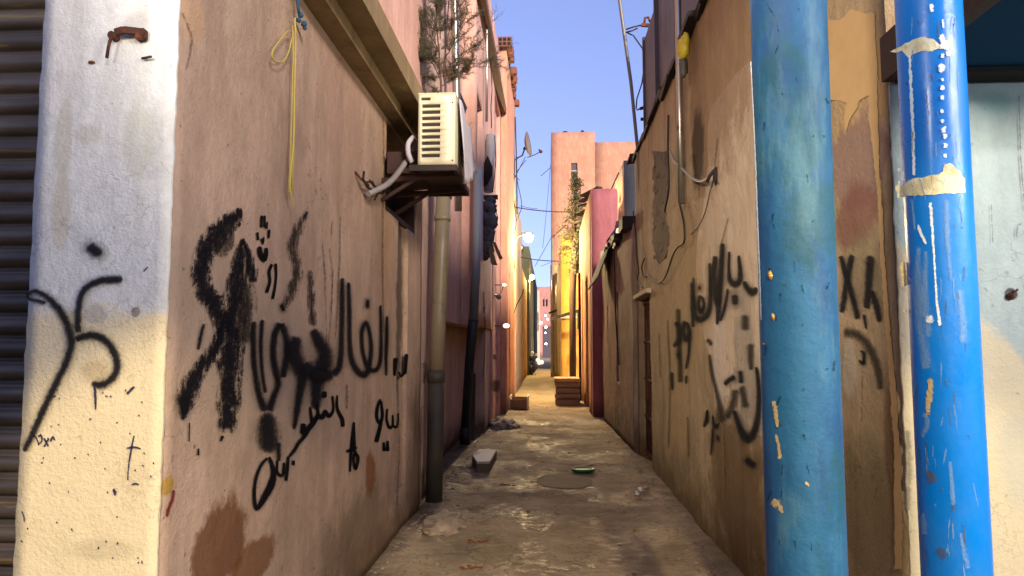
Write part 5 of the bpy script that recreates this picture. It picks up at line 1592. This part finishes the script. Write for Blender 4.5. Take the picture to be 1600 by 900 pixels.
vi = thing('climbing_plant', 'dark trailing creeper below the tree, spilling over the house edge', 'plant', tuple(ony(905, 400, 20.9)))
vn.build('foliage', M['leafd'], vi, norm=False)
Tv.build('stem', M['twig'], vi)

# ------------------------------------------------------------------ dish, lamps, overhead wires
ds = thing('satellite_dish', 'grey satellite dish on a pole above the left roofs', 'satellite dish', tuple(ony(812, 300, 19)))
c = ony(823, 226, 19)
mb = MB()
R_, n1, n2 = 0.34, 6, 28
ax = Vector((1, -0.18, 0.12)).normalized()
u_ = ax.cross(Vector((0, 0, 1))).normalized()
v_ = ax.cross(u_)
rings = []
for i in range(n1 + 1):
    r = R_ * i / n1
    o_ = ax * (0.10 * (r / R_) ** 2 - 0.05)
    rings.append([mb.bm.verts.new(c + o_ + (u_ * cos(2 * pi * k_ / n2) + v_ * sin(2 * pi * k_ / n2) * 1.05) * r) for k_ in range(n2)] if i else [mb.bm.verts.new(c + o_)])
for k_ in range(n2): mb.bm.faces.new((rings[0][0], rings[1][k_], rings[1][(k_ + 1) % n2])).smooth = True
for a, b in zip(rings[1:], rings[2:]):
    for k_ in range(n2): mb.bm.faces.new((a[k_], a[(k_ + 1) % n2], b[(k_ + 1) % n2], b[k_])).smooth = True
o = mb.build('reflector', simple('weathered_dish_grey', '6d655c', 0.6, vary=0.2), ds, norm=False)
md = o.modifiers.new('thick', 'SOLIDIFY')
md.thickness = 0.012
mb = MB()
mb.tube([ony(824, 246, 19), ony(835, 242, 18.9), ony(843, 238, 18.8)], 0.012, 6)
mb.build('arm', M['tind'], ds)
MB().blobm(ony(845, 237, 18.8), 0.05, 2, 0.1).tube([ony(843, 236, 18.8), ony(842, 233, 18.8)], 0.02, 6).build('receiver', M['rust'], ds)
mb = MB()
mb.tube([ony(820, 232, 19), ony(816, 243, 19), ony(810, 246, 19), ony(805, 250, 19)], 0.022, 6)
mb.blobm(ony(820, 232, 19), 0.05, 1, 0.2)
mb.tube([ony(808, 335, 19), ony(807, 250, 19), ony(805, 183, 19)], 0.018, 6)
mb.build('pole', M['tind'], ds)
an = thing('aerial', 'slanting rods of a broken television aerial below the dish', 'aerial', tuple(ony(805, 280, 18.8)))
mb = MB()
for P in (((803, 280), (821, 245)), ((806, 270), (822, 250)), ((800, 270), (812, 282))): mb.tube([ony(*P[0], 18.8), ony(*P[1], 18.8)], 0.010, 5)
mb.build('rod', M['tind'], an)
lefty = [('black cable bundle dropping down the far left wall edge', [(800, 215), (804, 260), (802, 300), (806, 340), (803, 380), (804, 420)], 19.2, 0.018),
         ('loose cable curling down the far left house corner', [(806, 245), (808, 280), (814, 310), (815, 325), (811, 335), (807, 345)], 19.0, 0.012),
         ('cable sagging from left wall low beside the lamps', [(818, 452), (815, 462), (808, 475), (803, 490)], 19.0, 0.014)]
for lb, P, d, r in lefty: cable('wall_cable', lb, [ony(x, y, d) for x, y in P], r)
for lb, a, b, dr_, r in (('upper overhead cable crossing the sky gap', ony(806, 324, 21), ony(900, 331, 22), 0.05, 0.018), ('thin overhead wire just above the upper cable', ony(812, 321, 26), ony(840, 326, 26), 0.03, 0.010),
                         ('lower overhead cable crossing the sky gap between lamps', ony(806, 400, 26), ony(872, 408, 27), 0.05, 0.018), ('overhead wire rising steeply up to the salmon block', ony(836, 416, 40), ony(862, 370, 44), 0.0, 0.018),
                         ('long thin wire climbing from the lamp to the block corner', ony(848, 388, 40), ony(860, 258, 44), 0.2, 0.012), ('short antenna rod sticking out from the salmon block', ony(845, 275, 44.5), ony(860, 262, 45), 0.0, 0.02),
                         ('faint wire slanting down over the pink far house', ony(845, 416, 50), ony(866, 408, 50), 0.0, 0.015), ('thin wire slanting over the salmon block facade', ony(864, 370, 44), ony(884, 352, 44.5), 0, 0.03)):
    cable('overhead_wire', lb, sag(a, b, dr_), r, cat='wire', group='wires across the alley', n=1)


def street_lamp(label, px, py, d, wx, mat, power, color, rr, arm=0.9):
    p = ony(px, py, d)
    t = thing('street_lamp', label, 'street lamp', (wx, d, p.z), 'lit street lamps down the alley')
    MB().tube([(wx, d, p.z - 0.25), (wx + 0.1, d, p.z + 0.02), (p.x - 0.1, d, p.z + 0.14)], 0.025, 8).build('arm', M['tind'], t)
    MB().hexa([(p.x - 0.2, d - 0.1, p.z + 0.08), (p.x + 0.16, d - 0.08, p.z + 0.06), (p.x + 0.16, d + 0.08, p.z + 0.06), (p.x - 0.2, d + 0.1, p.z + 0.08),
               (p.x - 0.18, d - 0.07, p.z + 0.17), (p.x + 0.12, d - 0.05, p.z + 0.12), (p.x + 0.12, d + 0.05, p.z + 0.12), (p.x - 0.18, d + 0.07, p.z + 0.17)]).build('lamp_head', M['tin'], t)
    MB().blobm((p.x, d, p.z), rr, 3, 0.0).build('bulb', mat, t)
    l = bpy.data.lights.new('street_lamp_light', 'POINT')
    l.energy, l.color, l.shadow_soft_size = power, color, rr
    o = bpy.data.objects.new('street_lamp_light', l)
    COL.objects.link(o)
    o.location = (p.x, d - 0.02, p.z - rr - 0.06)
    l.shadow_soft_size = 0.05
    return t


street_lamp('brightest yellow-white street lamp, hanging over the middle of the alley', 826, 371, 20.5, -1.0, M['bulb'], 620, (1.0, 0.78, 0.40), 0.14)
street_lamp('small warm lamp on the left wall under the bright street lamp', 812, 387, 27, -1.04, M['bulb'], 110, (1.0, 0.72, 0.32), 0.08)
street_lamp('yellow street lamp farther down above the dark green wall', 831, 433, 37, -1.04, M['bulby'], 700, (1.0, 0.70, 0.24), 0.14)
for i, (px, py, r) in enumerate(((852.5, 493, 0.14), (845, 504, 0.22), (853, 511, 0.22), (852, 520, 0.13), (853, 537, 0.18), (856, 499, 0.16))):
    p = ony(px, py, 70 + i * 2.5)
    lbls = ('topmost', 'left one', 'right of centre', 'fourth from the top', 'lowest', 'upper right')
    t = thing('distant_lamp', 'tiny distant lit lamp at the alley end, %s of the cluster' % lbls[i], 'lamp', tuple(p), 'distant lit lamps')
    MB().blobm(p, r * 0.55, 2, 0).build('bulb', M['bulbw'], t)
    MB().tube([p + Vector((0, 0.1, 0)), p + Vector((0.0, 0.5, 0.3))], 0.03, 5).build('arm', M['tind'], t)
wl = thing('wall_lamp', 'small unlit bulkhead lamp on a bracket low on the pink wall', 'lamp', tuple(ony(778, 463, 13.8)))
MB().blobm(ony(779, 464, 13.8), 0.06, 2, 0.15, (1, 1, 0.9)).tube([ony(769, 459, 13.9), ony(776, 463, 13.8)], 0.02, 6).build('housing', M['pvcb'], wl)
MB().tube([ony(780, 462, 13.8), ony(784, 455, 13.7), ony(787, 446, 13.7)], 0.008, 5).build('wire', M['cable'], wl)
for lb, x, y, r in (('small glowing white oval lamp low on the pink wall', 791, 509, 0.045), ('tiny glowing lamp at the end of a wire', 788, 445, 0.028)):
    p = ony(x, y, 13.7)
    t = thing('wall_lamp', lb, 'lamp', tuple(p))
    MB().blobm(p, r, 2, 0, (1.4, 1, 0.9)).build('bulb', emitter('lit_glass', 'ffe9b8', 3.0), t)
    MB().tube([p, Vector((-1.05, p.y + 0.05, p.z))], 0.01, 5).build('stem', M['rust'], t)

# ------------------------------------------------------------------ things on the ground
bs = thing('foam_box', 'closed dirty white polystyrene box lying by the left wall', 'box', (-0.78, 8.6, 0))
A = [onz(738, 714, 0.10), onz(750, 705, 0.10), onz(776, 706, 0.10), onz(765, 725, 0.10), onz(745, 725, 0.10)]
mb = MB()
lo = [mb.bm.verts.new((p.x, p.y, ground_z(p.x, p.y) - 0.01)) for p in A]
hi = [mb.bm.verts.new(p) for p in A]
mb.bm.faces.new(hi)
mb.bm.faces.new(lo[::-1])
for i in range(5): mb.bm.faces.new((lo[i], lo[(i + 1) % 5], hi[(i + 1) % 5], hi[i]))
mb.build('box', simple('olive_box_side', '7d7252', 0.9, vary=0.3), bs)  # sides a darker olive than the lid
mb = MB()
top = [mb.bm.verts.new(p + Vector((0, 0, 0.004))) for p in A]
t2 = [mb.bm.verts.new(p + Vector((0, 0, 0.03))) for p in A]
mb.bm.faces.new(t2)
mb.bm.faces.new(top[::-1])
for i in range(5): mb.bm.faces.new((top[i], top[(i + 1) % 5], t2[(i + 1) % 5], t2[i]))
mb.build('lid', M['foam'], bs)
ob = thing('open_box', 'open pale tray-like box farther along the left wall', 'box', (-0.7, 16.8, 0))
p0, p1 = onz(797, 640, 0), onz(823, 641, 0)
x0, x1, y0 = p0.x, p1.x, p0.y
mb = MB()
mb.box(x0, x1, y0, y0 + 0.9, 0.02, 0.06)
mb.box(x0, x1, y0 - 0.03, y0, 0.02, 0.24).box(x0, x1, y0 + 0.9, y0 + 0.93, 0.02, 0.24)
mb.build('box', M['wood'], ob)
MB().box(x1, x1 + 0.03, y0 - 0.03, y0 + 0.93, 0.02, 0.30).box(x0 - 0.03, x0, y0 - 0.03, y0 + 0.93, 0.02, 0.30).build('side_panel', M['foam'], ob)
MB().box(x0 + 0.02, x1 - 0.02, y0 + 0.05, y0 + 0.7, 0.065, 0.17, bev=0.02).build('filling', M['foam'], ob)
stp = thing('masonry_block', 'layered rough masonry block with a pale slab on top, before the yellow wall', 'masonry block', (0.45, 17.6, 0))
q0, q1 = onz(867, 634, 0), onz(907, 634, 0)
mb = MB()
zb = [0, 0.17, 0.30, 0.45, 0.60]
for i in range(4):
    j = (0.03, 0.0, 0.045, 0.015)[i]
    mb.box(q0.x + j * 0.5, q1.x - j * 0.3, q0.y + j, q0.y + 1.0, zb[i] + 0.006, zb[i + 1] - 0.006, bev=0.02)
o = mb.build('courses', M['block'], stp)
MB().box(q0.x - 0.02, q1.x, q0.y - 0.02, q0.y + 1.0, 0.60, 0.68, bev=0.012).build('slab', M['slab'], stp)


def mound(name, label, cat, P, h, mat, seed):
    mb = MB()
    c = onz(*P[0])
    mb.blobm((c.x, c.y, -0.01), 1.0, 4, 0.35, (P[1], P[2], h), 2.5, seed)
    return tag(mb.build(name, mat, None, (c.x, c.y, 0), label), None, cat, None, 'stuff' if cat == 'rubble' else None)


mound('rubble_heap', 'small pale heap of lime rubble at the foot of the pink wall', 'rubble', ((787, 668), 0.26, 0.35, 0.16), 0.16, M['rubble'], 3)
mound('rubble_heap', 'low spread of grey mortar against the beige wall base', 'rubble', ((690, 820), 0.20, 0.42, 0.07), 0.07, M['rubble'], 7)
mound('rubble_heap', 'brown earth banked along the foot of the tan wall', 'rubble', ((1135, 830), 0.16, 1.3, 0.055), 0.07, simple('brown_banked_earth', '55421f', 0.95, vary=0.5, scale=14, bump=0.8), 11)
mb = MB()
c = onz(911, 735, 0.02)
n = 32
ri = []
for rr, zz in ((0.13, 0.0), (0.145, 0.02), (0.14, 0.035), (0.12, 0.035), (0.11, 0.02), (0.0001, 0.018)):
    ri.append([mb.bm.verts.new((c.x + rr * cos(2 * pi * k_ / n), c.y + rr * 0.9 * sin(2 * pi * k_ / n), zz + 0.01)) for k_ in range(n)])
for a, b in zip(ri, ri[1:]):
    for k_ in range(n): mb.bm.faces.new((a[k_], a[(k_ + 1) % n], b[(k_ + 1) % n], b[k_])).smooth = True
lid = thing('green_dish', 'round green plastic dish lying upturned on the ground', 'dish', (c.x, c.y, 0))
mb.build('rim', M['green'], lid)
MB().tube([(c.x, c.y, 0.024), (c.x, c.y, 0.032)], 0.10, 28).build('disc', M['greenl'], lid)
# round repair patch in the concrete
mb = MB()
c = onz(882, 752)
n = 48
ctr = mb.bm.verts.new((c.x, c.y, ground_z(c.x, c.y) + 0.012))
prev = None
rr_ = [[], []]
for j, s_ in enumerate((0.5, 1.0)):
    for k_ in range(n):
        a = 2 * pi * k_ / n
        x, y = c.x + 0.31 * s_ * cos(a), c.y + 0.42 * s_ * sin(a)
        rr_[j].append(mb.bm.verts.new((x, y, ground_z(x, y) + (0.012 if j == 0 else 0.006))))
for k_ in range(n):
    mb.bm.faces.new((ctr, rr_[0][k_], rr_[0][(k_ + 1) % n])).smooth = True
    mb.bm.faces.new((rr_[0][k_], rr_[1][k_], rr_[1][(k_ + 1) % n], rr_[0][(k_ + 1) % n])).smooth = True
tag(mb.build('manhole_patch', simple('smooth_cement_patch', '6b5a45', 0.85, vary=0.12, scale=9, bump=0.15), None, (c.x, c.y, 0), 'round smooth cement cover set in the alley floor', norm=False), None, 'manhole')
mb = MB()
for (x, y, r) in ((996, 772, 0.03), (1003, 766, 0.035), (1009, 762, 0.02)): mb.blobm(onz(x, y, 0.03), r, 2, 0.6, (1.3, 0.8, 0.7), 4, x)
tag(mb.build('foil_scrap', M['foil'], None, tuple(onz(1002, 768)), 'crumpled silver foil wrapper near the tan wall'), None, 'litter', 'litter on the alley floor')
mb = MB().blobm(onz(950, 690, 0.03), 0.03, 2, 0.4, (1, 1, 0.7))
tag(mb.build('paper_scrap', M['foam'], None, tuple(onz(950, 690)), 'tiny white paper scrap beside the low house wall'), None, 'litter', 'litter on the alley floor')
mb = MB().blobm(onz(991, 828, 0.02), 0.014, 2, 0.3, (1, 1, 1.2))
tag(mb.build('yellow_scrap', M['yellow'], None, tuple(onz(991, 828)), 'tiny bright yellow scrap in the alley floor foreground'), None, 'litter', 'litter on the alley floor')
rnd = random.Random(12)
for lb, px, py in (('orange-brown peel scraps nearest the camera', 734, 884), ('orange-brown crumbs left of centre in the foreground', 741, 846), ('orange-brown leaf bits beside the cement cover', 793, 758)):
    mb = MB()
    c = onz(px, py, 0.01)
    for i in range(9):
        x, y = c.x + rnd.gauss(0, 0.035), c.y + rnd.gauss(0, 0.03)
        mb.blobm((x, y, ground_z(x, y) + 0.004), rnd.uniform(0.008, 0.02), 1, 0.5, (1.4, 0.8, 0.4), 3, i)
    tag(mb.build('peel_scraps', M['orange'], None, (c.x, c.y, 0), lb), None, 'litter', 'litter on the alley floor')
mb = MB()
for i in range(1100):
    y = 2.8 + 20 * rnd.random() ** 1.6
    sd_ = rnd.choice((-1, 1))
    x = rnd.uniform(-1.1, 1.1) if rnd.random() < 0.25 else sd_ * (1.15 - abs(rnd.gauss(0, 0.10)))
    mb.blobm((x, y, ground_z(x, y)), rnd.uniform(0.005, 0.018), 1, 0.3, (1.2, 1, 0.6), 3, i)
tag(mb.build('grit', M['block'], None, (0, 10, 0), 'scattered grit and pebbles along the alley floor'), None, 'grit', None, 'stuff')
# scooter far down the alley
sc = thing('scooter', 'dark covered scooter parked far down the left side of the alley', 'scooter', (-0.88, 36.9, 0))
cx, cy = -0.88, 36.9
mb = MB()
mb.blobm((cx, cy, 0.42), 0.36, 3, 0.15, (0.85, 1.8, 1.0), 2, 2)
mb.blobm((cx + 0.02, cy - 0.2, 0.78), 0.20, 3, 0.15, (0.9, 1.2, 1.3), 2, 4)
mb.build('cover', M['black'], sc)
for dy in (-0.6, 0.6):
    w = MB()
    w.tube([(cx, cy + dy + 0.22 * cos(2 * pi * i / 20), 0.24 + 0.22 * sin(2 * pi * i / 20)) for i in range(21)], 0.05, 8, cap=False)
    w.build('wheel', M['black'], sc)
MB().tube([(cx - 0.3, cy - 0.5, 0.98), (cx, cy - 0.45, 1.0), (cx + 0.3, cy - 0.5, 0.98)], 0.018, 6).build('handlebar', M['steel'], sc)
for sx in (-1, 1):
    MB().blobm((cx + sx * 0.24, cy - 0.6, 1.02), 0.06, 2, 0, (1, 0.4, 1)).build('mirror', M['foam'], sc)
MB().blobm((cx + 0.05, cy - 0.5, 1.12), 0.09, 2, 0.15, (1, 0.6, 1)).build('headlight', M['foam'], sc)
bgm = MB()
for x, y in ((840, 563), (842, 567), (846, 566)): bgm.blobm(ony(x, y, 44), 0.14, 2, 0.3)
tag(bgm.build('rubbish_bags', M['foam'], None, tuple(onz(842, 568)), 'pale rubbish bags on the ground beyond the scooter'), None, 'rubbish bags')

# ------------------------------------------------------------------ the row across the street, behind the camera: it shades the alley mouth from the low sun
AC_ = thing('street_building', 'plain cream building across the street behind the viewer', 'building', (0, -9.5, 0))
Face('y', -9.0, 1, -16, 18, 0.0, 6.4, 5, amp=0.02, seed=81, stepu=1.0, stepz=1.0, holes=[(-7, -5.6, 3.6, 5.2, 0.2), (-1, 0.4, 3.6, 5.2, 0.2), (5, 6.4, 3.6, 5.2, 0.2), (-4, -2.2, 0, 2.6, 0.2), (2, 3.8, 0, 2.6, 0.2)]).mesh().build('wall', M['cream'], AC_)
